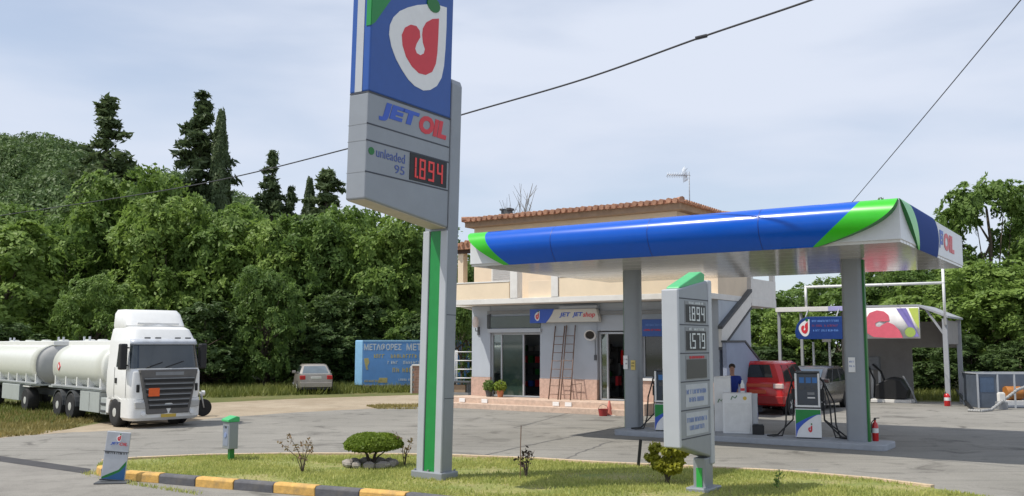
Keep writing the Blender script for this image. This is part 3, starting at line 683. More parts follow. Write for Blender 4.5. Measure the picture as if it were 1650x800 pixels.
ZT = zb + 3.15
mb = MB(); mb.box(-TK, 0, 0, Wf, zb + .012, ZT, blue); mb.build('emblem_box', py_, bevel=.03, seg=3)
mb = MB(); flat(mb, [(-TK + .13, zb + .02), (-TK + .29, zb + .02), (-TK + .29, ZT - .05), (-TK + .13, ZT - .05)], '-y', 0, .008, lsilver); mb.build('stripe', py_)
mb = MB()
for z in zg: flat(mb, [(-.02, z - .012), (Wf - .03, z - .012), (Wf - .03, z + .012), (-.02, z + .012)], '+x', .0, .004, sgroove)
flat(mb, [(.0, zb - .014), (Wf, zb - .014), (Wf, zb + .014), (.0, zb + .014)], '+x', .0, .004, sgroove)
flat(mb, [(-TK + .02, zb - .012), (0, zb - .012), (0, zb + .012), (-TK + .02, zb + .012)], '-y', 0, .004, sgroove)
for z in zg: flat(mb, [(-TK, z - .004), (0, z - .004), (0, z + .004), (-TK, z + .004)], '-y', 0, .003, mgrey)
mb.build('groove', py_)
K = SG.hx(603.3, 100).y    # emblem: left extreme
xa = SG.hx(622, 60).y; xb = SG.hx(714, 60).y; zc = SG.hx(675, 143).z; zt = SG.hx(692, 10).z
mb = MB(); emblem(mb, xa, zc, (zt - zc) * 1.0, '+x', 0.001, wx=(xb - xa) / ((386 - 157) / 352 * (zt - zc))); mb.build('emblem', py_)
gl = [(593, 0), (622, 0), (612, 18), (600, 36), (593, 40)]
mb = MB(); pts = [(max(.0, SG.hx(*q).y), SG.hx(*q).z) for q in gl]; pts[0] = (0, pts[0][1] + 1.2); pts[1] = (pts[1][0] + .9, pts[1][1] + 1.2); flat(mb, pts, '+x', .001, .006, pgreen)
flat(mb, [(-.10, SG.hx(593, 40).z), (0, SG.hx(593, 40).z), (0, ZT - .1), (-.10, ZT - .1)], '-y', .001, .012, pgreen); mb.build('swoosh', py_)
a, b, c = SG.hx(609, 200).y, SG.hx(672, 200).y, SG.hx(716, 218).y; zl = SG.hx(640, 199).z; hl = (SG.hx(650, 170).z - SG.hx(650, 195).z) * 1.22; zl -= .03
text('lettering', py_, 'JET', (.001, a, zl), hl, bluel, '+x', b - a + .04, .055, .18)
text('lettering', py_, 'OIL', (.001, b + .03, zl), hl, red, '+x', c - b, .055, .18)
a = SG.hx(606, 250).y; b = SG.hx(652, 262).y; zl = (zg[1] + zg[2]) / 2; pn = zg[1] - zg[2]
text('lettering', py_, 'unleaded', (.001, a, zl + pn * .04), pn * .30, mat('caption_dark_blue', (.07, .11, .33), .5), '+x', b - a, .0)
text('lettering', py_, '95', (.001, SG.hx(636, 260).y, zl - pn * .34), pn * .28, MATS['caption_dark_blue'], '+x', b - SG.hx(636, 260).y, .0)
mb = MB(); yc = SG.hx(598, 246).y; flat(mb, [(yc + .07 * math.cos(q * .52), zl + pn * .18 + .065 * math.sin(q * .52)) for q in range(12)], '+x', .001, .006, dgreen); mb.build('green_dot', py_)
a = SG.hx(660, 270).y; b = SG.hx(719, 270).y; z0_ = zg[2] + pn * .07; z1_ = zg[1] - pn * .03
mb = MB(); flat(mb, [(a, z0_), (b, z0_), (b, z1_), (a, z1_)], '+x', .0, .012, black); scr = mb.build('price_display', py_)
mb = MB(); digits(mb, '1.894', a + .0, b - .04, z0_ + pn * .10, z1_ - pn * .12, '+x', .013, ledr, k=.17)
mb.build('digit', scr)
# post
zp1 = SG.hx(738, 128, ).z - .0
PT = .52; y0p, y1p = Wf + .004, Wf + .30
mb = MB()
prof = [(-PT - .02, 0), (.02, 0), (.02, zp1 - .12), (-.02, zp1 - .02), (-.1, zp1), (-PT + .1, zp1), (-PT - .0, zp1 - .04), (-PT - .02, zp1 - .12)]
mb.prism([(x, z) for x, z in prof], 'y', y0p, y1p, silver); mb.build('post', py_, bevel=.02)
mb = MB()
for z in (1.55, 3.05): MB().box(.0205, .0225, y0p + .01, y1p - .01, z, z + .012, sgroove).build('seam', py_)
mb = MB()
for y_ in (y0p - .05, y1p + .04):
    for x_ in (-PT - .04, -PT / 2, .04): mb.lathe([(0, .03), (.022, .03), (.022, 0)], mgrey, (x_, y_, .26), 6)
mb.build('bolt', py_)
mb = MB(); zlow = z01 - .05
mb.box(-PT + .14, -.14, y0p - .02, y0p + .01, .05, zlow, pgreen); mb.build('green_stripe', py_, bevel=.008)
mb = MB()
for x0, x1 in ((-PT - .02, -PT + .13), (-.13, .02)): mb.box(x0, x1, y0p - .045, y0p - .0015, .03, zlow, lsilver)
mb.build('edge_profile', py_, bevel=.012)
mb = MB(); mb.box(-PT - .10, .09, y0p - .10, y1p + .09, -.12, .26, silver); mb.build('base_block', py_, bevel=.02)

# ------------------------------------------------------------------ small price totem
q = gz(1138, 796, .08); TO = Fr((q.x - 1.0 * .559, q.y - 1.0 * .829, 0))
tt = thing('price_totem', 'small grey price totem with a green cap and white digits, standing on the lawn', 'sign', TO.o, ANG)
x0c = 0
w2 = TO.hx(1143, 600).y; TW = .26
zz = lambda py: TO.hx(1090, py).z
ztl = zz(466); zbl = zz(722); ztr = TO.hx(1140, 452).z; zbr = TO.hx(1143, 738).z
mb = MB(); mb.prism([(0, zbl), (w2, zbr), (w2, ztr), (.0, ztl)], 'x', -TW, 0, silver); mb.build('panel_box', tt, bevel=.035, seg=3)
mb = MB(); mb.box(-TW - .01, .012, -.018, .05, zbl - .02, ztl - .0, lsilver); mb.build('edge_profile', tt, bevel=.02, seg=3)
mb = MB(); mb.box(-TW - .02, .016, w2 + .003, w2 + .15, zbr - .12, ztr + .005, lsilver); mb.build('rear_profile', tt, bevel=.03, seg=3)
mb = MB(); a = TO.hx(1083, 460).y; b = w2 - .08
mb.prism([(.12, ztl + .012), (b, ztr - .04), (b + .02, ztr + .10), (b - .14, ztr + .13), (.14, ztl + .05)], 'x', -TW + .01, -.02, mgreen); mb.build('cap', tt, bevel=.03)
ys = [zz(t_) for t_ in (480, 523, 570, 617, 664, 711)]
mb = MB()
for z in ys: flat(mb, [(.052, z - .009), (w2, z - .009), (w2, z + .009), (.052, z + .009)], '+x', .0, .004, sgroove)
mb.build('groove', tt)
ya, yb = w2 * .24, w2 * .90
for i, s in enumerate(['1.894', '1.579', '']):
    zt_, zb_ = ys[i], ys[i + 1]; hh = zt_ - zb_
    mb = MB(); flat(mb, [(ya - .03, zb_ + hh * .06), (yb + .02, zb_ + hh * .06), (yb + .02, zt_ - hh * .08), (ya - .03, zt_ - hh * .08)], '+x', .0, .005, mgrey)
    flat(mb, [(ya, zb_ + hh * .10), (yb, zb_ + hh * .10), (yb, zt_ - hh * .22), (ya, zt_ - hh * .22)], '+x', .0, .009, black if s else mat('blank_display', (.035, .035, .033), .4)); d = mb.build('price_display', tt)
    mb = MB(); scribble(mb, ya + .12, yb - .1, zt_ - hh * .19, hh * .09, '+x', .006, red if i == 2 else ledw, i); mb.build('caption', d)
    if s: mb = MB(); digits(mb, s, ya + .03, yb - .01, zb_ + hh * .16, zt_ - hh * .29, '+x', .010, ledw, k=.15); mb.build('digit', d)
for i in (3, 4):
    zt_, zb_ = ys[i], ys[i + 1]; hh = zt_ - zb_
    mb = MB(); flat(mb, [(ya - .05, zb_ + hh * .10), (yb + .02, zb_ + hh * .10), (yb + .02, zt_ - hh * .10), (ya - .05, zt_ - hh * .10)], '+x', .0, .005, mat('panel_face', (.44, .46, .49), .5)); d = mb.build('notice_panel', tt)
    mb = MB(); scribble(mb, ya - .02, yb - .04, zb_ + hh * .56, hh * .16, '+x', .006, bluet, 20 + i); scribble(mb, ya + .08, yb - .12, zb_ + hh * .28, hh * .16, '+x', .006, bluet, 30 + i); mb.build('caption', d)
mb = MB(); mb.box(-TW + .02, -.02, w2 - .20, w2 + .12, .0, zbr - .0, silver); mb.build('post', tt, bevel=.015)
mb = MB(); mb.box(-TW + .08, -.08, w2 - .212, w2 - .19, .15, zbr - .16, mat('bright_green', (.03, .36, .06), .4)); mb.build('green_stripe', tt)
mb = MB(); mb.box(-TW - .06, .08, w2 - .34, w2 + .24, -.02, .17, silver); mb.build('base_block', tt, bevel=.02)

# ------------------------------------------------------------------ canopy
CA = Fr(tuple(gz(1452, 390, 4.6).xy) + (0,))
CL, CD, CZ0, CZ1 = 11.05, 8.05, 4.6, 5.50
cn = thing('forecourt_canopy', 'filling station canopy with a curved blue and green front on two grey columns', 'canopy', CA.o, ANG)
mb = MB(); mb.box(-CL, 0, 0, CD, CZ0 + .06, CZ1 - .02, fwhite); mb.build('fascia', cn, bevel=.01)
soff = mat('soffit_white', (.60, .58, .54), .11, var=.05)
mb = MB(); ns = 26; 
for i in range(ns):
    y0 = .02 + (CD - .04) * i / ns; y1 = .02 + (CD - .04) * (i + 1) / ns
    mb.box(-CL + .02, -.02, y0 + .016, y1 - .016, CZ0 + .001 * (i % 3), CZ0 + .059, soff)
mb.box(-CL + .05, -.05, .05, CD - .05, CZ0 + .04, CZ0 + .058, mat('soffit_gap', (.10, .10, .09), .6)); mb.build('soffit', cn)
def bulge(q): return .30 * math.sin(math.pi * min(1, q) ** .8) ** .8 + .02
NQ = 18
def front_edge(q): return [-CL + .02 + 1.10 * q ** 1.45, -CL + .62 + .68 * q ** 1.5, -.78 - 1.02 * q ** 1.35, -.02 - 1.68 * q ** 2.3]
mb = MB(); rows = []
for i in range(NQ + 1):
    q = i / NQ; e = front_edge(q); z = CZ1 + .01 - (CZ1 - CZ0 + .02) * q; xs = [e[0], e[1]] + [e[1] + (e[2] - e[1]) * k / 6 for k in range(1, 6)] + [e[2], e[3]]
    rows.append([(x, -bulge(q), z) for x in xs])
nx = len(rows[0])
gmL = MB(); gmR = MB(); bmn = MB()
for i in range(NQ):
    for k in range(nx - 1):
        tgt = gmL if k == 0 else gmR if k == nx - 2 else bmn
        tgt.add([rows[i][k], rows[i][k + 1], rows[i + 1][k + 1], rows[i + 1][k]], [(0, 1, 2, 3)], cblue if tgt is bmn else cgreen, True)
    for k in (0, nx - 1):
        a_, b_ = rows[i][k], rows[i + 1][k]; (gmR if k else gmL).add([a_, b_, (b_[0], .01, b_[2]), (a_[0], .01, a_[2])], [(0, 1, 2, 3)], dgreen)
a_ = rows[0]; bmn.add([a_[1], a_[-2], (a_[-2][0], .02, CZ1), (a_[1][0], .02, CZ1)], [(0, 1, 2, 3)], cblue); 
for k in (0, nx - 2): (gmR if k else gmL).add([a_[k], a_[k + 1], (a_[k + 1][0], .02, CZ1), (a_[k][0], .02, CZ1)], [(0, 1, 2, 3)], cgreen)
a_ = rows[-1]; bmn.add([a_[1], a_[-2], (a_[-2][0], .02, CZ0 - .01), (a_[1][0], .02, CZ0 - .01)], [(0, 1, 2, 3)], dblue)
for k in (0, nx - 2): (gmR if k else gmL).add([a_[k], a_[k + 1], (a_[k + 1][0], .02, CZ0 - .01), (a_[k][0], .02, CZ0 - .01)], [(0, 1, 2, 3)], dgreen)
bmn.build('blue_cladding', cn); gmL.build('green_swoosh', cn); gmR.build('green_swoosh', cn)
for xx in (-8.3, -5.6, -2.9):
    mb = MB(); mb.add([p_ for i in range(NQ + 1) for p_ in ((xx - .008, -bulge(i / NQ) - .003, rows[i][0][2]), (xx + .008, -bulge(i / NQ) - .003, rows[i][0][2]))], [(2 * i, 2 * i + 1, 2 * i + 3, 2 * i + 2) for i in range(NQ)], mat('seam_blue', (.003, .03, .22), .4), True); mb.build('panel_seam', cn, recalc=False)
# side towards the right: green, shaded blue, plain panel with lettering
sblue = mat('side_blue_shaded', (.004, .040, .22), .65, var=.04, spec=.15)  # canopy blue again, the shade on this side put into the colour
gm = MB(); bmn = MB()
ye_ = CA.hx(1513, 400, .05).y
def side_edge(q): return [.02 + 1.75 * q ** 1.35, .95 + .95 * q ** 1.1, ye_ - .35 * (1 - q)]
prev = None
for i in range(NQ + 1):
    q = i / NQ; e = side_edge(q); z = CZ1 + .01 - (CZ1 - CZ0 + .02) * q; x = bulge(q) * .28
    cur = [(x, e[0], z), (x, e[1], z), (x, e[2], z)]
    if prev:
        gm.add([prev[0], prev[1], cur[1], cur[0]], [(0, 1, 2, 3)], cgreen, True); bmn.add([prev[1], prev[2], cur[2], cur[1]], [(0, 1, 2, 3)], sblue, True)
        gm.add([prev[0], cur[0], (-.01, cur[0][1], cur[0][2]), (-.01, prev[0][1], prev[0][2])], [(0, 1, 2, 3)], dgreen)
        bmn.add([prev[2], cur[2], (-.01, cur[2][1], cur[2][2]), (-.01, prev[2][1], prev[2][2])], [(0, 1, 2, 3)], dblue)
    else:
        gm.add([cur[0], cur[1], (-.02, cur[1][1], CZ1), (-.02, cur[0][1], CZ1)], [(0, 1, 2, 3)], cgreen); bmn.add([cur[1], cur[2], (-.02, cur[2][1], CZ1), (-.02, cur[1][1], CZ1)], [(0, 1, 2, 3)], cblue)
    prev = cur
bmn.add([prev[1], prev[2], (-.02, prev[2][1], prev[2][2]), (-.02, prev[1][1], prev[1][2])], [(0, 1, 2, 3)], dblue); gm.add([prev[0], prev[1], (-.02, prev[1][1], prev[1][2]), (-.02, prev[0][1], prev[0][2])], [(0, 1, 2, 3)], dgreen)
bmn.build('blue_cladding', cn); gm.build('green_swoosh', cn)
yo_ = [CA.hx(q_, 400).y for q_ in (1514, 1521, 1537)]
text('lettering', cn, 'JET', (.004, yo_[0], 4.86), .46, bluel, '+x', yo_[1] - yo_[0] - .05, .05, .12)
text('lettering', cn, 'OIL', (.004, yo_[1], 4.86), .46, red, '+x', yo_[2] - yo_[1], .05, .12)
def column(px, pyb, gs):
    f = gz(px, pyb, .15); c = CA.I @ f
    mb = MB(); hw, hd = .25, .20
    prof = []
    for j in range(28):
        a = j / 28 * 6.2832; prof.append((math.copysign(abs(math.cos(a)) ** .55, math.cos(a)) * hw, math.copysign(abs(math.sin(a)) ** .75, math.sin(a)) * hd))
    mb.loft([[(x, y, z) for x, y in prof] for z in (.14, CZ0 + .05)], silver); 
    o = mb.build('column', cn, loc=(c.x, c.y, 0), angle=50)
    mb = MB(); mb.box(min(gs * (hw - .06), gs * (hw + (.045 if gs > 0 else .018))), max(gs * (hw - .06), gs * (hw + (.045 if gs > 0 else .018))), -.07, .07, .14, CZ0 - .02, dgreen); mb.build('green_stripe', o, bevel=.008)
    return o, c
colR, cR = column(1383, 711, 1); colL, cLo = column(1022, 690, -1)
def notice(o, dx, z0, z1, w, m1, m2, sd_):
    mb = MB(); mb.box(dx - w / 2, dx + w / 2, -.235, -.205, z0, z1, m1); d = mb.build('notice', o); mb = MB()
    scribble(mb, dx - w * .36, dx + w * .42, z0 + (z1 - z0) * .65, (z1 - z0) * .12, '-y', -.235, m2, sd_, .003); scribble(mb, dx - w * .36, dx + w * .42, z0 + (z1 - z0) * .35, (z1 - z0) * .12, '-y', -.235, m2, sd_ + 1, .003); mb.build('caption', d)
notice(colR, -.03, 1.82, 2.18, .16, white, bluet, 1); notice(colL, -.13, 1.80, 2.18, .13, white, mgrey, 3); notice(colL, .10, 1.78, 2.05, .13, mat('notice_yellow', (.65, .5, .15), .5), black, 5)
# pump island
isl = CA.hz(985, 702, .0); isr = CA.hz(1424, 728, 0)
ix0, ix1, iy0, iy1 = isl.x, isr.x + .05, (isl.y + isr.y) / 2, (isl.y + isr.y) / 2 + 1.25
mb = MB(); pts = []
for cx, cy, a0 in ((ix1 - .18, iy0 + .18, -90), (ix1 - .18, iy1 - .18, 0), (ix0 + .18, iy1 - .18, 90), (ix0 + .18, iy0 + .18, 180)):
    for k in range(5): a = R(a0 + k * 22.5); pts.append((cx + .18 * math.cos(a), cy + .18 * math.sin(a)))
mb.prism(pts, 'z', .001, .15, conc)
o = mb.build('pump_island', loc=CA.o, rot=ANG, bevel=.02); tag(o, 'long raised grey concrete kerb island carrying the fuel pumps and columns', 'pump island')

# ------------------------------------------------------------------ fuel pumps
hose = mat('hose_black', (.015, .015, .016), .5)
def fuel_pump(px, py, label):
    c = CA.I @ gz(px, py, .15); w = CA.w(c.x, c.y, .15)
    t = thing('fuel_pump', label, 'fuel pump', w, ANG + R(14), 'fuel pumps on the island')
    W, D, H = .60, .46, 1.62
    mb = MB(); mb.box(-W / 2, W / 2, -D / 2 + .03, D / 2, 0, H, dgrey); mb.build('body', t, bevel=.02)
    mb = MB(); mb.box(-W / 2 - .012, W / 2 + .012, -D / 2 - .02, -D / 2 + .026, .03, .74, white); lp = mb.build('lower_panel', t, bevel=.01)
    f = '-y'; off = -D / 2 - .0205; mb = MB()
    cur = [(-W / 2 + W * k / 12, .40 + .32 * math.sin(k / 12 * 1.57)) for k in range(13)]
    cur2 = [(-W / 2 + W * k / 12 * 1.0, .02 + .62 * (k / 12) ** .5) for k in range(13)]
    flat(mb, [(-W / 2, .72)] + [(x, .36 + .26 * math.sin(k / 12 * 1.4)) for k, (x, z) in enumerate(cur)][::1] + [(W / 2, .72)], f, off, .003, pgreen)
    flat(mb, [(-W / 2, .05)] + [(x, min(.60, z)) for x, z in cur2] + [(x, .36 + .26 * math.sin(k / 12 * 1.4)) for k, (x, z) in enumerate(cur)][::-1], f, off, .004, bluel)
    mb.build('swoosh', lp); mb = MB(); emblem(mb, -.04, .12, .24, '-y', off - .001, 1.0, .003); mb.build('emblem', lp)
    mb = MB(); mb.box(-W / 2, W / 2, -D / 2 - .03, -D / 2 + .026, .78, .82, white)
    for x in (-W / 2, W / 2 - .05): mb.box(x, x + .05, -D / 2 - .03, -D / 2 + .026, .82, H, white)
    mb.build('trim_frame', t, bevel=.008)
    mb = MB(); mb.box(-W / 2 + .052, W / 2 - .052, -D / 2 - .012, -D / 2 + .028, .822, H - .02, mat('pump_screen', (.03, .045, .07), .12, spec=.8)); s = mb.build('screen', t)
    for i, x in enumerate((-.19, -.03, .12)): MB().box(x, x + .12, -D / 2 - .018, -D / 2 - .0125, 1.38, 1.52, mat('display_blue', (.04, .16, .42), .3)).build('display', s); MB().box(x + .01, x + .11, -D / 2 - .018, -D / 2 - .0125, 1.22, 1.31, dgrey).build('button', s)
    mb = MB(); mb.box(.0, .18, -D / 2 - .018, -D / 2 - .0125, 1.0, 1.03, white); mb.box(-.0, .17, -D / 2 - .018, -D / 2 - .0125, 1.09, 1.15, mgrey); mb.build('card_slot', s)
    mb = MB(); mb.box(-W / 2 + .01, W / 2 - .01, -D / 2 + .0, D / 2 - .01, H + .002, H + .05, dgrey); mb.build('top', t, bevel=.015)
    for sgn in (1, -1):
        for k, y in enumerate((-.08, .1) if sgn > 0 else (0.0,)):
            mb = MB(); mb.box(W / 2 * sgn - .01 * sgn, (W / 2 + .10) * sgn, y - .05, y + .05, .95, 1.22, black); mb.tube([((W / 2 + .05) * sgn, y, 1.2), ((W / 2 + .10) * sgn, y, 1.38), ((W / 2 + .06) * sgn, y, 1.46)], .022, black, 6); mb.build('nozzle', t, bevel=.01)
            mb = MB(); x1 = (W / 2 + .08) * sgn; x2 = (W / 2 + .22 + .1 * k) * sgn
            mb.tube([(W / 2 * sgn, y, 1.5), (x1, y - .02, 1.40), (x2, y - .06, .9), (x2 + .03 * sgn, y - .1, .35), (x2 + .12 * sgn, y - .14, .05), (x2 + .35 * sgn, y - .1, .03), (x2 + .5 * sgn, y + .03, .03), (x2 + .25 * sgn, y + .1, .05), (x1, y + .05, .45), (x1 - .02 * sgn, y, .95)], .02, hose, 7); mb.build('hose', t)
    return t
fuel_pump(1304, 706, 'fuel pump with blue display and green, blue and white front, left of the right column')
q = CA.w(CA.hz(1064, 694, .15).x, iy0 + .55, .15)
u0 = None
def px_of(v):
    d = v - CAM; f = d.y * cT + d.z * sT; return 825 + FPX * d.x / f, 400 + FPX * (-(d.z * cT - d.y * sT)) / f
pq = px_of(CA.w(CA.hz(1078, 694, .15).x, iy0 + .6, .15))
fuel_pump(pq[0], pq[1], 'fuel pump mostly hidden behind the small price totem, black hoses showing at its left')
# white cabinets on the island
def cab_thing(px0, px1, pyt, pyb, depth, label, name='white_cabinet'):
    a = CA.hz(px0, pyb, .15); b = CA.hz(px1, pyb, .15); zt_ = at((px0 + px1) / 2, pyt, CA.w(a.x, a.y).y).z
    w = (gz(px1, pyb, .15) - gz(px0, pyb, .15)).length
    o = thing(name, label, 'cabinet', gz((px0 + px1) / 2, pyb, .15), R(-16)); H = zt_ - .15
    return o, w, H
o, w, H = cab_thing(1166, 1212, 634, 699, .5, 'low white cabinet with green labels on the pump island')
mb = MB(); mb.box(-w / 2, w / 2, 0, .46, 0, H, white); mb.build('body', o, bevel=.012)
mb = MB(); mb.box(-w / 2 + .05, w / 2 - .05, -.014, -.001, .05, H - .26, mat('cabinet_door', (.72, .72, .70), .4)); mb.build('door', o, bevel=.004)
mb = MB(); mb.tube([(-.16, -.004, H - .17), (-.12, -.004, H - .08), (-.05, -.004, H - .13), (.0, -.004, H - .06)], .012, dgreen, 6); mb.lathe([(.05, -.004), (.05, .004)], mat('tag_yellow', (.7, .5, .1), .5), (.2, -.002, H - .13), 14, 'y'); mb.build('label', o)
mb = MB(); mb.box(w / 2 + .003, w / 2 + .14, .05, .42, 0, H - .02, lsilver); mb.box(w / 2 + .143, w / 2 + .15, .1, .2, .35, .55, bluel); mb.box(w / 2 + .143, w / 2 + .15, .1, .2, .7, .95, dgrey); mb.build('side_box', o, bevel=.01)
o2, w, H2 = cab_thing(1152, 1178, 606, 696, .5, 'taller white cabinet standing left of and behind the low white one')
mb = MB(); mb.box(-w / 2, w / 2, 0.02, .44, 0, H2 - .06, white); mb.hexa([(-w / 2, .02, H2 - .058), (w / 2, .02, H2 - .058), (w / 2, .44, H2 - .058), (-w / 2, .44, H2 - .058)], [(-w / 2, .02, H2 - .03), (w / 2, .02, H2), (w / 2, .44, H2), (-w / 2, .44, H2 - .03)], white); mb.build('body', o2, bevel=.012)
mb = MB(); mb.tube([(-.12, .015, H2 - .72), (-.08, .015, H2 - .62), (-.03, .015, H2 - .68), (.02, .015, H2 - .60), (.08, .015, H2 - .7)], .012, dgreen, 6); mb.build('label', o2)
mb = MB(); mb.box(-.15, .15, 0, .22, 0, .24, black); mb.box(-.13, .13, .02, .20, .241, .27, dgrey)
tag(mb.build('black_box', bevel=.015, loc=gz(1222, 701, .15), rot=R(-16)), 'small black plastic box on the island right of the low white cabinet', 'box')
bq = gz(1203, 696, .15)
mb = MB(); mb.lathe([(.05, 0), (.055, .02), (.055, .22), (.03, .27), (.025, .30), (.025, .33), (.0, .335)], white, n=14); mb.lathe([(.057, .05), (.057, .12)], red, n=14); 
o3 = mb.build('spray_bottle'); cw = o.matrix_world if False else None
o3.location = Vector(o.location) + Vector((.22, .28, H)); tag(o3, 'white bottle with a red label standing on the low white cabinet', 'bottle')

# fire extinguishers
def extinguisher(loc, label, s=1.0, wide=1.0):
    t = thing('fire_extinguisher', label, 'extinguisher', loc, R(20), scale=s)
    mb = MB(); r = .075 * wide; mb.lathe([(r * .9, 0), (r, .02), (r, .36), (r * .8, .42), (r * .35, .46), (.025, .47), (.025, .50)], redp, n=18); mb.build('cylinder', t)
    mb = MB(); mb.box(-.02, .02, -.02, .02, .5, .54, black); mb.box(-.02, .13, -.012, .012, .54, .56, black); mb.tube([(-.02, 0, .52), (-.10 * wide, 0, .45), (-.11 * wide, 0, .2)], .012, hose, 6); mb.build('valve', t)
    mb = MB(); mb.lathe([(r + .002, .2), (r + .002, .31)], white, n=18); mb.build('label', t)
extinguisher(gz(1411, 711, .15), 'red fire extinguisher at the foot of the right canopy column', 1.0)
extinguisher(gz(1527, 655), 'large red fire extinguisher at the foot of the shed corner post', 1.15, 1.5)

# ------------------------------------------------------------------ the house with the shop
HS = Fr((-1.653, 38.57, 0)); FL = .42
hs = thing('shop_building', 'two storey house with terracotta tiled roof, peach upper floor and grey blue shop front', 'building', HS.o, ANG)
pinks = mat('pink_stone', (.52, .36, .29), .85, var=.22, vs=9, bump=.3, bs=30)
pink2 = mat('pink_step', (.56, .42, .33), .85, var=.2, vs=7, bump=.3, bs=25)
mb = MB()
for x0, x1 in ((0, .92), (3.32, 5.86), (7.05, 7.72), (8.55, 10.70)):
    mb.box(x0, x1, 0, .30, FL + .75, 4.05, wallb)
mb.box(.92, 3.32, .02, .30, 3.05, 4.05, wallb); mb.box(5.86, 7.05, .02, .30, 3.0, 4.05, wallb); mb.box(7.72, 8.55, .02, .30, 3.0, 4.05, wallb)
mb.box(.0, .3, .302, 3.3, 0, 4.05, wallb); mb.box(10.4, 10.7, .302, 3.2, 0, 4.05, wallb); mb.box(.302, 10.398, 3.0, 3.3, 0, 4.05, wallb)
mb.build('ground_floor_wall', hs, bevel=.01)
mb = MB()
for x0, x1 in ((-.012, .932), (3.308, 5.85), (7.06, 10.712)): MB().box(x0, x1, -.02, .28, FL, FL + .748, pinks).build('stone_dado', hs)
pass
mb = MB(); mb.box(.3, 10.4, .31, 2.99, FL - .05, FL, mat('shop_floor', (.25, .22, .2), .6)); mb.build('floor', hs)
for xs in (2.2,):
    mb = MB(); mb.box(.4, 5.4, 2.6, 2.95, FL, 2.4, dgrey); 
    for k in range(4):
        for j in range(14): mb.box(.5 + j * .34, .5 + j * .34 + .22, 2.45, 2.59, FL + .3 + k * .5, FL + .3 + k * .5 + random.uniform(.18, .3), random.choice([bluel, red, mgrey, orange, dgrey, dgreen]))
    mb.build('shop_shelf', hs)
mb = MB(); 
for j in range(9): mb.box(6.0 + j * .12, 6.1 + j * .12, 1.2, 1.5, FL + .5 + (j % 3) * .4, FL + .85 + (j % 3) * .5, random.choice([redp, redp, dgrey, red]))
mb.build('stacked_goods', hs)
# steps
mb = MB(); mb.box(-.25, 8.4, -1.25, -.021, .0, FL - .005, pink2); mb.build('platform', hs, bevel=.012)
mb = MB(); mb.box(-.35, 8.1, -1.62, -1.252, .0, .21, pink2); mb.build('step', hs, bevel=.012)
# door and windows
def framed(x0, x1, z0, z1, y, name, panes, fm=white, dark=glass, fw=.07, rec=.16):
    mb = MB(); yy = y + rec
    mb.box(x0, x0 + fw, yy - .05, yy + .05, z0, z1, fm); mb.box(x1 - fw, x1, yy - .05, yy + .05, z0, z1, fm)
    mb.box(x0 + fw, x1 - fw, yy - .05, yy + .05, z1 - fw, z1, fm); mb.box(x0 + fw, x1 - fw, yy - .05, yy + .05, z0, z0 + fw * .7, fm)
    for k in range(1, len(panes)):
        xm = x0 + (x1 - x0) * panes[k][0]; mb.box(xm - fw * .45, xm + fw * .45, yy - .045, yy + .045, z0 + fw * .7, z1 - fw, fm)
    o = mb.build(name, hs, bevel=.006)
    for k, (f0, mt) in enumerate(panes):
        f1 = panes[k + 1][0] if k + 1 < len(panes) else 1
        if mt is None: continue
        a = x0 + (x1 - x0) * f0 + fw * .5; b = x0 + (x1 - x0) * f1 - fw * .5
        g = MB(); g.box(a, b, yy - .006, yy + .006, z0 + fw * .6, z1 - fw * .9, mt); g.build('pane', o)
    return o
trans_g = None
def seeglass(name, col, a):
    m = bpy.data.materials.new(name); m.use_nodes = True; t = m.node_tree; t.nodes.clear(); o = N(t, 'ShaderNodeOutputMaterial'); mx = N(t, 'ShaderNodeMixShader'); mx.inputs[0].default_value = a
    g = N(t, 'ShaderNodeBsdfGlossy', Roughness=.03); g.inputs[0].default_value = (.8, .85, .85, 1); tr = N(t, 'ShaderNodeBsdfTransparent'); tr.inputs[0].default_value = col + (1,)
    t.links.new(tr.outputs[0], mx.inputs[1]); t.links.new(g.outputs[0], mx.inputs[2]); t.links.new(mx.outputs[0], o.inputs[0]); return m
wg = seeglass('window_glass', (.62, .72, .68), .22)
framed(.92, 3.32, FL, 2.95, 0, 'shop_window', [(0, wg), (.20, gglass), (.64, None)], lsilver)
framed(5.90, 7.02, FL, 2.95, 0, 'shop_door', [(0, wg), (.30, None)], lsilver)
framed(7.72, 8.55, FL + .85, 2.95, 0, 'side_window', [(0, glass)], lsilver)
mb = MB(); mb.box(7.65, 8.65, -.08, .05, FL + .76, FL + .85, white); mb.build('window_sill', hs)
# transom with roller box above the shop window
mb = MB(); mb.box(.85, 3.40, -.10, .015, 2.96, 3.12, lsilver); mb.box(.95, 3.35, -.03, .015, 3.15, 3.62, gglass); mb.box(.80, .94, -.06, .015, 3.13, 3.70, dgrey); mb.box(.85, 5.9, -.12, .01, 3.72, 3.84, mgrey); mb.box(5.86, 10.2, -.12, .01, 3.60, 3.74, mgrey); mb.build('transom', hs, bevel=.008)
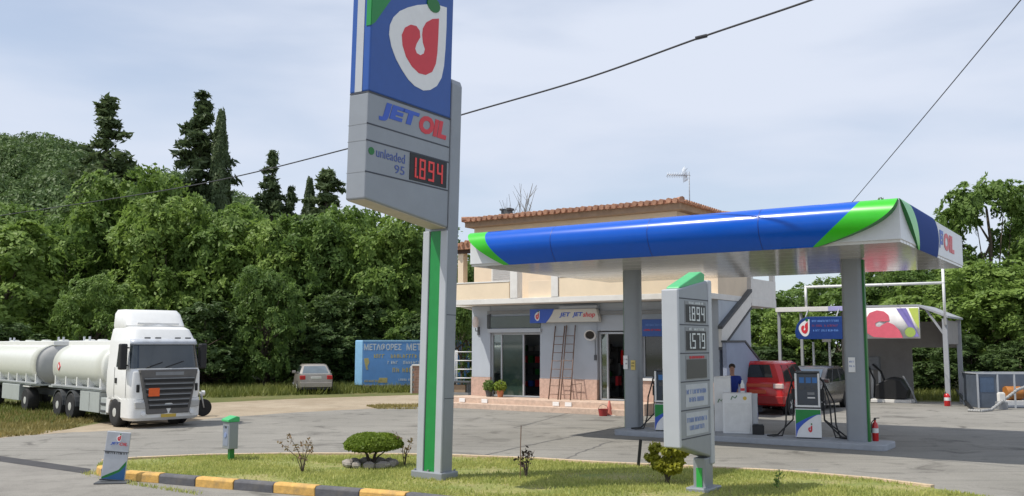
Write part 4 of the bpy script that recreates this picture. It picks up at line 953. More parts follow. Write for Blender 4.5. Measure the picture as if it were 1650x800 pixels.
# slab and balconies
mb = MB(); mb.box(-.05, 10.72, -1.30, 3.35, 4.06, 4.26, offw); mb.box(8.0, 10.72, 3.352, 6.2, 3.95, 4.26, offw); mb.build('floor_slab', hs, bevel=.01)
mb = MB(); mb.box(.10, 2.72, -1.28, -1.14, 4.262, 4.90, parap); mb.box(.10, .24, -1.138, -.01, 4.262, 4.90, parap); mb.build('balcony_parapet', hs, bevel=.01)
mb = MB(); mb.box(3.42, 4.60, -1.0, -.88, 4.262, 4.92, peach); mb.build('balcony_parapet', hs, bevel=.01)
mb = MB(); mb.box(4.98, 10.55, -1.28, -1.14, 4.262, 4.98, parap); mb.build('balcony_parapet', hs, bevel=.01)
for q_ in ((2.78, 3.12, -1.31, -.95, 4.262, 5.30), (4.64, 4.94, -1.31, -.95, 4.262, 5.30)): MB().box(*q_, offw).build('balcony_pier', hs, bevel=.01)
mb = MB(); mb.box(.10, 9.2, .0, 3.3, 4.262, 7.30, peach); mb.box(9.202, 10.7, .0, 2.9, 4.262, 6.9, peach); mb.build('upper_wall', hs)
for xw in (1.0, 4.2, 6.2):
    mb = MB(); mb.box(xw, xw + 1.1, -.03, .004, 4.45, 6.5, offw); o = mb.build('window', hs); g = MB()
    for k in range(22): g.box(xw + .07, xw + 1.03, -.05, -.031, 4.52 + k * .088, 4.52 + k * .088 + .07, mat('shutter_grey', (.45, .44, .43), .6)); 
    g.build('shutter', o)
for a_, b_, z_ in ((.08, 2.74, 4.90), (4.97, 10.57, 4.98)): MB().box(a_, b_, -1.30, -1.12, z_ + .001, z_ + .05, offw).build('parapet_coping', hs, bevel=.008)
# rear veranda over the stairs
mb = MB(); mb.box(9.6, 10.7, 3.36, 6.2, 4.262, 5.0, offw); mb.box(10.52, 10.7, 3.36, 3.6, 5.0, 6.9, offw); mb.box(10.52, 10.7, 5.95, 6.2, 5.0, 6.9, offw); mb.box(9.6, 10.72, 2.95, 6.25, 6.9, 7.05, offw); mb.build('veranda', hs, bevel=.01)
MB().tube([(10.55, 3.4, 0), (10.55, 3.4, 3.95)], .05, dgrey, 8).build('veranda_post', hs)
# outdoor stairs
mb = MB(); mb.prism([(-.1, 2.40), (2.95, 3.92), (2.95, 4.44), (-.1, 3.02)], 'x', 10.72, 10.84, offw); mb.build('stair_parapet', hs, bevel=.01)
mb = MB(); mb.prism([(-.12, 3.03), (2.95, 4.45), (2.95, 4.56), (-.12, 3.13)], 'x', 10.70, 10.88, dgrey); mb.build('handrail', hs); MB().prism([(-.1, 2.30), (2.95, 3.83), (2.95, 3.90), (-.1, 2.38)], 'x', 10.71, 10.86, dgrey).build('stair_edge', hs)
mb = MB(); mb.prism([(-.23, 0), (-.23, 2.56), (1.55, 2.57), (3.25, 1.78), (3.25, 0)], 'x', 10.9, 11.05, mat('stair_shaded_blue', (.30, .34, .44), .85, var=.08, vs=1.5, dirt=.3, dcol=(.2, .2, .22))); mb.build('stair_wall', hs, bevel=.01)  # house side's shade put into the render as a darker, bluer colour
mb = MB(); mb.prism([(-.26, 2.562), (-.26, 2.63), (1.58, 2.64), (3.3, 1.84), (3.27, 1.775), (1.55, 2.572)], 'x', 10.87, 11.08, dgrey); mb.build('coping', hs)
# roof: tiled hip
EZ = 7.60; ex0, ex1, ey0, ey1 = -.15, 9.65, -.55, 4.2
mb = MB(); mb.box(ex0 + .1, ex1 - .1, ey0 + .1, ey1 - .1, 7.30, 7.52, mat('eave_brown', (.30, .20, .13), .8, var=.2)); mb.build('eave', hs)
mb = MB(); dz = .07; mid = (ey1 - ey0) / 2; rzz = EZ + mid * dz
mb.add([(ex0, ey0, EZ - .03), (ex1, ey0, EZ - .03), (ex1, ey1, EZ - .03), (ex0, ey1, EZ - .03), (ex0 + mid, ey0 + mid, rzz - .03), (ex1 - mid, ey0 + mid, rzz - .03)], [(0, 1, 5, 4), (1, 2, 5), (2, 3, 4, 5), (3, 0, 4)], terra)
mb.box(ex0, ex1, ey0, ey1, 7.522, EZ - .031, mat('fascia_tile', (.33, .15, .09), .8, var=.3, vs=6))
x = ex0 + .1
while x < ex1:
    run = min(x - ex0, ex1 - x, mid)
    if run > .1: jx = random.uniform(-.02, .02); jz = random.uniform(-.015, .015); mb.tube([(x + jx, ey0 - .08 + jx, EZ + jz), (x, ey0 + run, EZ - .0 + run * dz)], .10, terra, 8)
    x += .27
y = ey0 + .1
while y < ey1:
    run = min(y - ey0, ey1 - y, mid)
    if run > .1:
        mb.tube([(ex1 + .06, y, EZ - .02), (ex1 - run, y, EZ - .02 + run * dz)], .075, terra, 7); mb.tube([(ex0 - .06, y, EZ - .02), (ex0 + run, y, EZ - .02 + run * dz)], .075, terra, 7)
    y += .215
for a, b in (((ex0, ey0), (ex0 + mid, ey0 + mid)), ((ex1, ey0), (ex1 - mid, ey0 + mid)), ((ex1, ey1), (ex1 - mid, ey0 + mid)), ((ex0, ey1), (ex0 + mid, ey0 + mid))): mb.tube([(a[0], a[1], EZ + .03), (b[0], b[1], rzz + .03)], .11, terra, 8)
mb.tube([(ex0 + mid, ey0 + mid, rzz + .03), (ex1 - mid, ey0 + mid, rzz + .03)], .11, terra, 8)
rf = mb.build('roof', hs)
mb = MB(); mb.box(.35, .75, 1.6, 1.9, EZ, EZ + .62, dgrey); mb.box(.30, .45, 1.55, 1.95, EZ + .622, EZ + .70, dgrey); mb.box(.65, .8, 1.55, 1.95, EZ + .622, EZ + .71, dgrey); mb.build('chimney', rf)
# low tiled lean-to at the left end
MB().box(-.9, -.62, .2, .5, 4.3, 6.45, peach).build('lean_to_pillar', hs); MB().box(-.9, .05, .15, .3, 6.3, 6.455, mat('dark_timber', (.06, .035, .025), .8)).build('lean_to_beam', hs); MB().box(-.95, .06, .1, 3.0, 4.06, 4.295, offw).build('lean_to_slab', hs); MB().box(-.9, -.62, 2.7, 3.0, 4.3, 6.45, peach).build('lean_to_pillar', hs)
mb = MB(); mb.hexa([(-1.05, .0, 6.46), (.08, .0, 6.46), (.08, 3.1, 6.46), (-1.05, 3.1, 6.46)], [(-1.05, .0, 6.58), (.08, .0, 6.85), (.08, 3.1, 6.85), (-1.05, 3.1, 6.58)], terra)
for k in range(5): mb.tube([(-.95 + k * .22, -.08, 6.60 + k * .05), (-.95 + k * .22, 3.0, 6.62 + k * .05)], .08, terra, 7)
mb.build('lean_to_roof', hs)
MB().prism([(.2, 4.055), (3.0, 4.055), (3.0, 3.7)], 'x', -.8, -.65, offw).build('lean_to_bracket', hs); MB().box(-.85, -.55, 2.6, 2.9, 0, 4.3, peach).build('lean_to_pillar', hs)

# antenna
p = at(1111, 318, 36.5); t_ = thing('tv_antenna', 'thin grey rooftop television antenna with a branching boom', 'antenna', (p.x, p.y, p.z - 1.2)); top = at(1109, 277, 36.5); H = top.z - p.z + 1.2
al = mat('aluminium', (.38, .40, .43), .4, .5)
mb = MB(); mb.tube([(0, 0, 0), (0, 0, H)], .022, al, 7); mb.build('mast', t_)
mb = MB(); L = at(1075, 283, 36.5).x - p.x; mb.tube([(.05, 0, H - .16), (L, 0, H - .12)], .014, al, 5)
for k in range(9):
    x = L * (.12 + .86 * k / 8); mb.tube([(x, -.3, H - .14), (x, .3, H - .14)], .009, al, 5); mb.tube([(x, 0, H - .14 - .11), (x, 0, H - .14 + .11)], .008, al, 4)
for k in range(5): mb.tube([(-.10 - .02 * k, -.25 + k * .12, H - .4), (-.22, -.25 + k * .12, H + .16)], .009, al, 4); 
for k in range(4): mb.tube([(-.12, -.3, H - .34 + k * .14), (-.12, .3, H - .34 + k * .14)], .009, al, 4)
mb.build('boom', t_)

# shop sign
ss = thing('shop_sign', 'pale shop fascia sign with a blue emblem end above the ladders', 'sign', HS.w(3.04, -.06, 3.34), ANG)
W_, H_ = 3.05, .50
mb = MB(); mb.prism([(0, 0), (W_, 0), (W_, H_ * .35), (W_ - .12, H_), (0, H_)], 'y', -.22, 0, mat('sign_cream', (.62, .60, .54), .5, var=.05)); mb.build('sign_box', ss, bevel=.02)
mb = MB(); flat(mb, [(-.0, -.02), (.72, -.02), (.86, .12), (1.02, .34), (1.10, H_ + .02), (-.0, H_ + .02)], '-y', -.221, .014, bluel); bo_ = mb.build('blue_panel', ss)
mb = MB(); emblem(mb, .22, .06, .36, '-y', -.236, 1.0, .004); mb.build('emblem', bo_)
text('lettering', ss, 'JET', (1.34, -.2205, .17), .20, bluel, '-y', .50, .03, .2); text('lettering', ss, 'JET', (1.92, -.2205, .17), .20, bluel, '-y', .46, .03, .2); text('lettering', ss, 'shop', (2.38, -.2205, .13), .24, red, '-y', .52, .02, .2)
mb = MB(); mb.box(1.3, W_ - .1, -.18, .05, H_ + .01, H_ + .12, wallb); mb.build('cover', ss)
# blue board between column and totem
bb = thing('notice_board', 'blue notice board with faint lettering on the shop front beside the left column', 'sign', HS.w(7.75, -.06, 2.78), ANG)
mb = MB(); mb.box(0, 1.0, -.05, 0, 0, .62, blue); b_ = mb.build('board', bb, bevel=.01); mb = MB()
scribble(mb, .12, .9, .38, .08, '-y', -.051, mat('faint_letters', (.12, .25, .6), .5), 4); scribble(mb, .12, .9, .20, .07, '-y', -.051, red, 5); mb.build('lettering', b_)

# ladders leaning on the shop wall
lwood = mat('ladder_grey_wood', (.20, .13, .10), .75, var=.25, vs=8)
def ladder(pxs, zt_, label, ybase=-.62, ytop=-.05):
    """pxs: where the rails stand in the photo, (foot, head) of each"""
    t = thing('ladder', label, 'ladder', HS.w(0, 0, 0), ANG, 'ladders leaning on the shop wall'); zb_ = FL; E2 = []
    for f_, h_ in pxs:
        a = Vector((HS.hy(f_, 640, ybase).x, ybase, zb_)); b = Vector((HS.hy(h_, 527, ytop).x, ytop, zt_)); E2.append((a, b))
        MB().tube([a, b], .024, lwood, 4).build('rail', t)
    for k in range(8):
        q = .07 + k / 8 * .9; MB().tube([E2[0][0].lerp(E2[0][1], q), E2[1][0].lerp(E2[1][1], q)], .014, lwood, 5).build('rung', t)
ladder(((884, 895), (899, 910)), 3.20, 'left wooden ladder leaning on the grey blue wall next to the shop door')
ladder(((903, 913), (919, 927)), 3.22, 'right wooden ladder leaning on the grey blue wall, nearer the round wall lamp', -.66, -.06)
a_ = HS.hy(919, 640, -.5).x; b_ = HS.hy(936, 640, -.5).x; mb = MB(); mb.tube([(a_, -.5, FL), (a_, -.46, FL + .55), (b_, -.46, FL + .62), (b_, -.5, FL)], .02, lwood, 4); mb.tube([(a_, -.48, FL + .3), (b_, -.48, FL + .3)], .016, lwood, 4)
tag(mb.build('wooden_trestle', loc=HS.o, rot=ANG), 'small open wooden frame standing right of the ladders', 'trestle')
# step blocks
for k, (px, l) in enumerate(((745, 'below the left corner of the house'), (781, 'below the shop window'), (896, 'below the foot of the left ladder'), (916, 'below the foot of the right ladder'))):
    v = HS.hy(px, 650, -1.255); mb = MB(); mb.box(-.14, .14, -.03, 0, -.075, .075, white)
    tag(mb.build('white_block', bevel=.01, loc=HS.w(v.x, -1.254, .30), rot=ANG), 'small white block in the step riser, ' + l, 'block', 'white blocks on the step')
# pots
def pot(x, y, pm, label, sd_, H=.30, leafm=None):
    t = thing('flower_pot', label, 'plant pot', HS.w(x, y, FL - .003), ANG); rn = np.random.default_rng(sd_)
    mb = MB(); mb.lathe([(.10, 0), (.145, .22), (.16, .22), (.165, .27), (.14, .27), (.13, .24)], pm, n=18); mb.build('pot', t)
    n = 420; d = rn.normal(size=(n, 3)); d /= np.linalg.norm(d, axis=1, keepdims=True); P = d * np.array([.26, .24, .26]) * (rn.random((n, 1)) ** .4) + np.array([0, 0, .42])
    link('foliage', leafmesh('foliage', P, d + rn.normal(size=d.shape) * .5, rn.uniform(.6, 1.3, n) * .085, leafm or leafS), t)
pot(1.15, -.4, dgrey, 'dark pot with a leafy plant at the left of the shop window', 1, leafm=leafA); pot(1.72, -.42, mat('clay', (.45, .17, .08), .8), 'terracotta pot with a bright green plant before the shop window', 2)
# wall lamp and dish
t_ = thing('wall_lamp', 'white globe lamp on a bracket at the left corner pillar of the house', 'lamp', HS.w(.35, -.01, 3.15), ANG)
mb = MB(); mb.lathe([(.0, -.2), (.09, -.18), (.13, -.05), (.13, .1), (.09, .22), (.03, .26), (0, .26)], mat('lamp_glass', (.78, .68, .64), .3), (0, -.22, .22), 16); mb.build('shade', t_)
mb = MB(); mb.tube([(0, 0, -.1), (0, -.2, -.12), (0, -.22, .0)], .018, dgrey, 6); mb.box(-.05, .05, -.03, 0, -.28, .05, dgrey); mb.build('bracket', t_)
v = HS.hy(951, 540, -.25)
t_ = thing('wall_spotlight', 'round white wall lamp with a dark front tilted beside the right shop door', 'lamp', HS.w(v.x, -.02, v.z), ANG)
mb = MB(); mb.lathe([(.02, .22), (.16, .18), (.26, .05), (.29, -.06), (.25, -.06), (.22, .02), (.0, .06)], white, (0, 0, 0), 22); o = mb.build('shade', t_); o.location = (0, -.25, 0); o.rotation_euler = (R(-62), R(0), R(25)); o.scale = (.75,) * 3
mb = MB(); mb.lathe([(.0, -.02), (.21, -.03), (.21, .01), (0, .02)], black, (0, 0, 0), 20); o2_ = mb.build('lens', t_); o2_.location = (0, -.25, 0); o2_.rotation_euler = (R(-62), 0, R(25)); o2_.scale = (.75,) * 3
mb = MB(); mb.tube([(.05, -.18, 0), (.12, -.02, -.1)], .03, white, 8); mb.tube([(.1, -.03, -.2), (.1, -.03, -.75)], .012, dgrey, 5); mb.box(.05, .15, -.04, 0, -.95, -.75, dgrey); mb.build('bracket', t_)
# cone and bucket by the step
q = gz(982, 670); t_ = thing('traffic_cone', 'small faded red cone on a pale base at the step below the right shop door', 'traffic cone', q)
fr = mat('faded_red', (.55, .16, .12), .6, var=.2)
mb = MB(); mb.lathe([(.13, .02), (.035, .50), (.02, .52)], fr, n=16); mb.build('cone', t_); mb = MB(); mb.box(-.2, .2, -.16, .16, 0, .025, offw); mb.build('base', t_, bevel=.01)
mb = MB(); mb.lathe([(.14, 0), (.18, .24), (.19, .25), (.17, .25), (.13, .03), (0, .03)], mat('bucket_red', (.32, .03, .03), .4), n=18); mb.tube([(-.18, 0, .24), (-.12, 0, .36), (0, 0, .41), (.12, 0, .36), (.18, 0, .24)], .008, dgrey, 5)
tag(mb.build('bucket', loc=gz(972, 671)), 'dark red bucket on the ground left of the small cone', 'bucket')
# white rack left of the house
q = gz(747, 636); t_ = thing('metal_rack', 'white wire shelving rack in the gap left of the house', 'rack', (q.x, q.y + .5, 0), R(-10))
mb = MB(); Wd, Hh = .95, 2.2
for x in (-Wd / 2, Wd / 2):
    for y in (0, .4): mb.tube([(x, y, 0), (x, y, Hh)], .025, white, 6)
mb.build('upright', t_)
for k in range(5):
    mb = MB(); z = .35 + k * .44; mb.tube([(-Wd / 2, 0, z), (Wd / 2, 0, z)], .02, white, 5); mb.tube([(-Wd / 2, .4, z), (Wd / 2, .4, z)], .02, white, 5)
    for j in range(8): mb.tube([(-Wd / 2 + .06 + j * .12, 0, z), (-Wd / 2 + .06 + j * .12, .4, z)], .007, white, 4)
    mb.build('shelf', t_)
mb = MB(); mb.box(-.5, .5, -.3, .3, 0, .12, mgrey); mb.box(-.45, -.4, -.28, .28, .12, .6, dgrey); mb.box(.40, .45, -.28, .28, .12, .6, dgrey); mb.box(-.55, .55, -.32, .32, .6, .68, dgrey); mb.box(-.35, .3, -.2, .2, .122, .5, mat('carton', (.3, .22, .15), .8))
tag(mb.build('workbench', bevel=.01, loc=(q.x - .1, q.y - .3, 0), rot=R(-20)), 'low grey bench with a box under it in front of the white rack', 'bench')

# ------------------------------------------------------------------ wash shed
SF = Fr((16.88 - 6.0 * .829, 38.7 + 6.0 * .559, 0))
corr = mat('corrugated_grey', (.36, .37, .39), .5, .1, .12, 2.0, dirt=.3, dcol=(.2, .18, .16)); shade_g = mat('shed_brown_grey', (.30, .28, .265), .8, var=.12, vs=2, dirt=.3)
sh = thing('wash_shed', 'grey open fronted wash shed with sloping right roof edge and corner post', 'shed', SF.o, ANG)
Wt = 6.0; c_ = SF.hy(1524, 512, 0); Wt2 = c_.x; ze = c_.z; zr_ = 4.05; SD = 3.4
MB().prism([(0, zr_), (Wt, zr_), (Wt2 + .1, ze - .02), (Wt2 + .1, ze + .06), (Wt, zr_ + .09), (0, zr_ + .09)], 'y', -.15, SD + .3, corr).build('roof', sh)
for y in (0, SD):
    mb = MB(); mb.box(Wt2 - .14, Wt2 + .04, y - .08, y + .08, 0, ze - .03, corr); mb.build('post', sh)
    mb = MB(); mb.tube([(Wt2 - .05, y, ze - .75), (Wt2 - .75, y, zr_ - .10)], .06, corr, 4, smooth=False); mb.build('brace', sh)
bx0 = SF.hy(1396, 600, SD).x; bx1 = SF.hy(1470, 600, SD).x
for x, y in ((.1, .1), (.1, SD), (3.3, .1)): MB().box(x - .06, x + .06, y - .06, y + .06, 0, 4.0, corr).build('post', sh)
MB().box(SF.hy(1357, 600, SD).x, bx1, SD + .09, SD + .17, 0, 3.98, shade_g).build('wall', sh)
MB().box(bx1 + .001, Wt2 - .16, SD + .09, SD + .17, 2.35, 3.5, shade_g).build('wall', sh)
MB().box(Wt2 - .12, Wt2 - .06, .09, SD - .09, 2.5, ze - .1, shade_g).build('wall', sh)
pb0, pb1 = SF.hy(1335, 500, -.2).x, SF.hy(1362, 500, -.2).x
MB().box(SF.hy(1250, 500, -.2).x, pb0, -.25, -.16, 3.93, 4.13, offw).build('front_beam', sh, bevel=.01)
MB().box(pb0 + .002, pb1 + .8, -.25, -.16, 3.93, 4.13, mat('lavender', (.40, .38, .66), .5)).build('beam_panel', sh, bevel=.01)
# tall white pipe frame
t_ = thing('pipe_frame', 'tall thin white pipe frame rising from the front of the wash shed', 'frame', SF.w(0, 0), ANG)
a = SF.hy(1298, 463, -.12); b = SF.hy(1520, 456, -.12)
MB().tube([(a.x, -.12, 4.145), (a.x, -.12, a.z)], .055, white, 8).build('upright', t_); MB().tube([(b.x, -.12, ze - .3), (b.x, -.12, b.z + .75)], .055, white, 8).build('upright', t_); MB().tube([(a.x - .05, -.12, a.z), (b.x + .05, -.12, b.z)], .055, white, 8).build('crossbar', t_)
# banner
A = SF.hy(1398, 546, -.3); B = SF.hy(1481, 495, -.3); o0 = .45; bw, bh = B.x - A.x + o0, B.z - A.z
t_ = thing('banner', 'white banner with a pink red curl and a violet bar hung on the shed', 'banner', SF.w(A.x - o0, -.3, A.z), ANG)
bwht = mat('banner_cloth', (.72, .70, .69), .8, var=.06); pk = mat('banner_pink', (.72, .13, .18), .8, var=.08); vio = mat('banner_violet', (.24, .20, .52), .8); lime = mat('banner_lime', (.52, .62, .12), .8)
mb = MB(); ncol = 24
fr_ = [[(bw * i / ncol, .018 * math.sin(i * 1.3), z) for i in range(ncol + 1)] for z in (0, bh)]
mb.add(fr_[0] + fr_[1], [(i, i + 1, ncol + 2 + i, ncol + 1 + i) for i in range(ncol)], bwht, True); o = mb.build('cloth', t_, recalc=False); so_ = o.modifiers.new('thick', 'SOLIDIFY'); so_.thickness = .012
U = lambda pts: [(o0 + u * (bw - o0), w * bh) for u, w in pts]
curl = [(.44, .58), (.42, .76), (.34, .88), (.2, .92), (.06, .84), (-.03, .62), (-.06, .4), (0, .18), (.12, .05), (.4, .02), (.68, .02), (.62, .26), (.52, .44), (.40, .54), (.30, .45), (.24, .37), (.17, .40), (.16, .5), (.24, .56), (.34, .55)]
mb = MB(); flat(mb, U(curl), '-y', -.028, .004, pk); mb.build('curl', t_); mb = MB(); flat(mb, U([(.57, .97), (.76, .97), (.98, .06), (.86, .06), (.78, .40)]), '-y', -.028, .003, vio); mb.build('bar', t_)
mb = MB(); flat(mb, U([(.80, .97), (.985, .97), (.985, .3), (.90, .55)]), '-y', -.028, .004, lime); mb.build('corner_patch', t_)
mb = MB(); flat(mb, U([(.82 + .10 * math.cos(a * .4), .20 + .16 * math.sin(a * .4)) for a in range(16)]), '-y', -.034, .004, mat('banner_green', (.34, .46, .10), .8)); mb.build('spot', t_)
# hanging blue sign
A = SF.hy(1282, 547, -.7); B = SF.hy(1357, 510, -.7); bw, bh = B.x - A.x, B.z - A.z
t_ = thing('hanging_sign', 'dark blue sign with a white drop emblem hung under the shed beam', 'sign', SF.w(A.x, -.7, A.z), ANG)
mb = MB(); mb.prism([(.15, 0), (bw, 0), (bw, bh), (.55, bh), (.28, bh * .9), (.10, bh * .68), (.0, bh * .35), (.03, .1)], 'y', -.06, .0, mat('board_navy', (.012, .045, .20), .4)); b_ = mb.build('board', t_, bevel=.01)
mb = MB(); emblem(mb, .17, bh * .12, bh * .72, '-y', -.061, 1.05, .004); mb.build('emblem', b_)
fl = MATS['faint_letters']
for k, (z, mm) in enumerate(((.76, fl), (.55, mat('faint_red', (.22, .05, .10), .5)), (.34, fl))):
    mb = MB(); scribble(mb, .75, bw - .12, bh * z, bh * .09, '-y', -.061, mm, 40 + k); mb.build('lettering', b_)
for x in (.45, bw - .25): MB().tube([(x, .02, bh - .03), (x, .45, 4.0 - A.z)], .03, corr, 6).build('hanger', t_)
# inside the shed
v = SF.hy(1405, 600, 2.7)
t_ = thing('vacuum_station', 'grey control cabinet on a post with black hoses inside the wash shed', 'wash equipment', SF.w(v.x, 2.7), ANG)
MB().box(-.35, .35, -.2, .2, 1.35, 1.95, mgrey).build('cabinet', t_, bevel=.02)
for x in (0, .32): MB().box(x - .05, x + .05, -.05, .05, 0, 1.35, white).build('post', t_)
MB().tube([(.1, -.2, 1.6), (.45, -.3, 1.3), (.75, -.35, .5), (.7, -.4, .1)], .05, hose, 7).build('hose', t_); MB().tube([(-.1, -.2, 1.5), (.2, -.4, .9), (.15, -.4, .15)], .04, hose, 7).build('hose', t_)
v = SF.hy(1442, 638, 1.5)
t_ = thing('pressure_washer', 'low dark covered machine on a white plinth inside the wash shed', 'machine', SF.w(v.x, 1.5), ANG)
MB().box(-.9, .75, -.5, .5, 0, .14, offw).build('plinth', t_, bevel=.02)
mb = MB(); mb.prism([(-.75, .15), (.5, .15), (.62, .55), (.35, 1.0), (-.05, 1.1), (-.7, .75)], 'y', -.42, .42, black); mb.build('cover', t_, bevel=.06); MB().tube([(.45, -.44, 1.15), (.75, -.44, .6), (.95, -.44, .02)], .04, mgrey, 6).build('lance', t_)
for k, (px, zt_, l) in enumerate(((1312, 2.6, 'left'), (1338, 3.4, 'right'))):
    v = SF.hy(px, 600, 1.6); mb = MB(); mb.tube([(0, 0, 0), (0, 0, zt_)], .05, white, 8); mb.box(-.08, .08, -.08, .08, 0, .02, white)
    if k: mb.box(-.3, .1, -.06, -.052, 2.6, 3.0, offw)
    tag(mb.build('white_post', loc=SF.w(v.x, 1.6), rot=ANG), f'{l} slim white post behind the grey car' + (' with a small pale plate' if k else ''), 'post')

# metal container on the right with hose
q = gz(1577, 658); galv = mat('galvanised', (.115, .14, .18), .5, .3, .2, 1.6, dirt=.4, dcol=(.12, .11, .1))
t_ = thing('metal_container', 'open fronted galvanised metal container on the ground at the right edge', 'container', (q.x, q.y, 0), R(-6)); H = 1.33
mb = MB(); mb.box(0, .03, 0, 1.6, .02, H, galv); mb.box(.03, .72, -.0, .03, .02, H - .04, galv); mb.box(.03, 5.0, 1.57, 1.6, .02, H, galv); mb.box(5.0, 5.03, 0, 1.6, .02, H, galv); mb.box(.03, 5.0, .03, 1.57, .02, .05, galv); mb.build('sheet_wall', t_)
mb = MB()
for x in (-.03, .72, 1.35, 2.6, 4.0, 4.98): mb.box(x, x + .06, -.04, .0, 0, H, lsilver)
mb.box(-.03, 5.05, -.045, .02, H + .001, H + .06, lsilver); mb.box(-.03, .03, .02, 1.62, H + .001, H + .05, lsilver); mb.box(-.03, 5.05, 1.58, 1.64, H + .001, H + .05, lsilver); mb.build('frame_rail', t_)
mb = MB(); mb.box(.08, .62, -.012, -.001, .62, H - .12, mat('galv_blue', (.08, .12, .19), .5, .2, .2)); mb.build('door_sheet', t_)
mb = MB(); mb.box(-.12, .12, -.1, .1, 0, .32, offw); mb.box(-.10, .10, -.08, .08, .321, .36, offw); w_ = gz(1611, 660); tag(mb.build('canister', bevel=.03, loc=(w_.x, w_.y - .15, .30)), 'small off white canister in front of the metal container', 'canister')
mb = MB(); mb.box(-.18, .18, -.14, .14, 0, .30, mgrey); tag(mb.build('concrete_block', bevel=.02, loc=(w_.x, w_.y - .15, .0)), 'grey concrete block carrying the off white canister', 'block')
w_ = gz(1645, 656); mb = MB(); mb.lathe([(0, 0), (.26, 0), (.28, .05), (.27, .2), (.28, .35), (.27, .5), (.28, .6), (.26, .66), (0, .66)], mat('drum_orange', (.42, .16, .03), .5, var=.25, dirt=.4), n=20, ax='x')
mb2 = mb; tag(mb.build('orange_drum', loc=(w_.x - .35, w_.y + .5, .52)), 'orange drum lying inside the metal container', 'drum')
mb = MB(); mb.box(-.5, .5, -.25, .25, 0, .235, offw); tag(mb.build('pale_block', bevel=.02, loc=(w_.x - .05, w_.y + .5, .001)), 'long pale block under the orange drum', 'block')
hp = [gz(1560, 664), gz(1580, 665), gz(1597, 663)]; e1 = at(1620, 643, 36.3); e2 = at(1640, 628, 36.5); e3 = at(1658, 622, 36.9)
pts = [(h.x, h.y, .05) for h in hp] + [tuple(e1), tuple(e2), tuple(e3), (e3.x + .8, 37.6, .6)]
mb = MB(); P_ = []
for i in range(len(pts) - 1):
    for k in range(10): P_.append(Vector(pts[i]).lerp(Vector(pts[i + 1]), k / 10))
for i in range(0, len(P_) - 1):
    r = .062 if i % 2 else .050
    mb.tube([P_[i], P_[i + 1]], r, mat('ribbed_hose', (.36, .36, .35), .6), 9, caps=True)
tag(mb.build('ribbed_hose'), 'ribbed pale grey hose rising from the ground to the metal container', 'hose')
a, b = gz(1543, 645), gz(1568, 663); mb = MB(); mb.tube([(a.x, a.y, .42), ((a.x + b.x) / 2, (a.y + b.y) / 2, .2), (b.x, b.y, .05)], .06, black, 6); mb.tube([(a.x, a.y, 0), (a.x, a.y, .42)], .03, black, 6)
tag(mb.build('dark_bar'), 'dark bar propped up on the ground left of the metal container', 'bar')

# ------------------------------------------------------------------ wheels and cars
def wheel(parent, x, y, r, w, side, steel=False):
    mb = MB(); mb.lathe([(r * .60, -w / 2), (r * .90, -w / 2), (r, -w * .36), (r, w * .36), (r * .90, w / 2), (r * .60, w / 2)], rubber, (0, 0, 0), 26, 'x')
    o = mb.build('wheel', parent, angle=50); o.location = (x, y, r)
    mb = MB(); f = side * w / 2
    mb.lathe([(r * .62, f * .98), (r * .60, f * .7), (r * .42, f * .45), (r * .20, f * .72), (.0, f * .78)] if not steel else [(r * .62, f * .99), (r * .58, f * .75), (r * .40, f * .5), (r * .30, f * 1.02), (.0, f * 1.06)], chrome, n=20, ax='x')
    if not steel:
        for k in range(5):
            a = k * 1.2566; mb.tube([(f * .80, 0, 0), (f * .93, math.cos(a) * r * .58, math.sin(a) * r * .58)], r * .085, chrome, 5)
    else:
        for k in range(8):
            a = k * .785; mb.lathe([(.0, f * .80), (r * .06, f * .80), (r * .06, f * .6)], dgrey, (0, math.cos(a) * r * .48, math.sin(a) * r * .48), 6, 'x')
    mb.build('rim', o); return o
def ringpts(hw, zb, zt, tuck=.90, sh=.94):
    zm = zb + (zt - zb) * .45
    half = [(hw * tuck, zb), (hw * .985, zb + (zt - zb) * .16), (hw, zm), (hw * .985, zt - (zt - zb) * .18), (hw * sh, zt)]
    return half + [(-x, z) for x, z in reversed(half)]
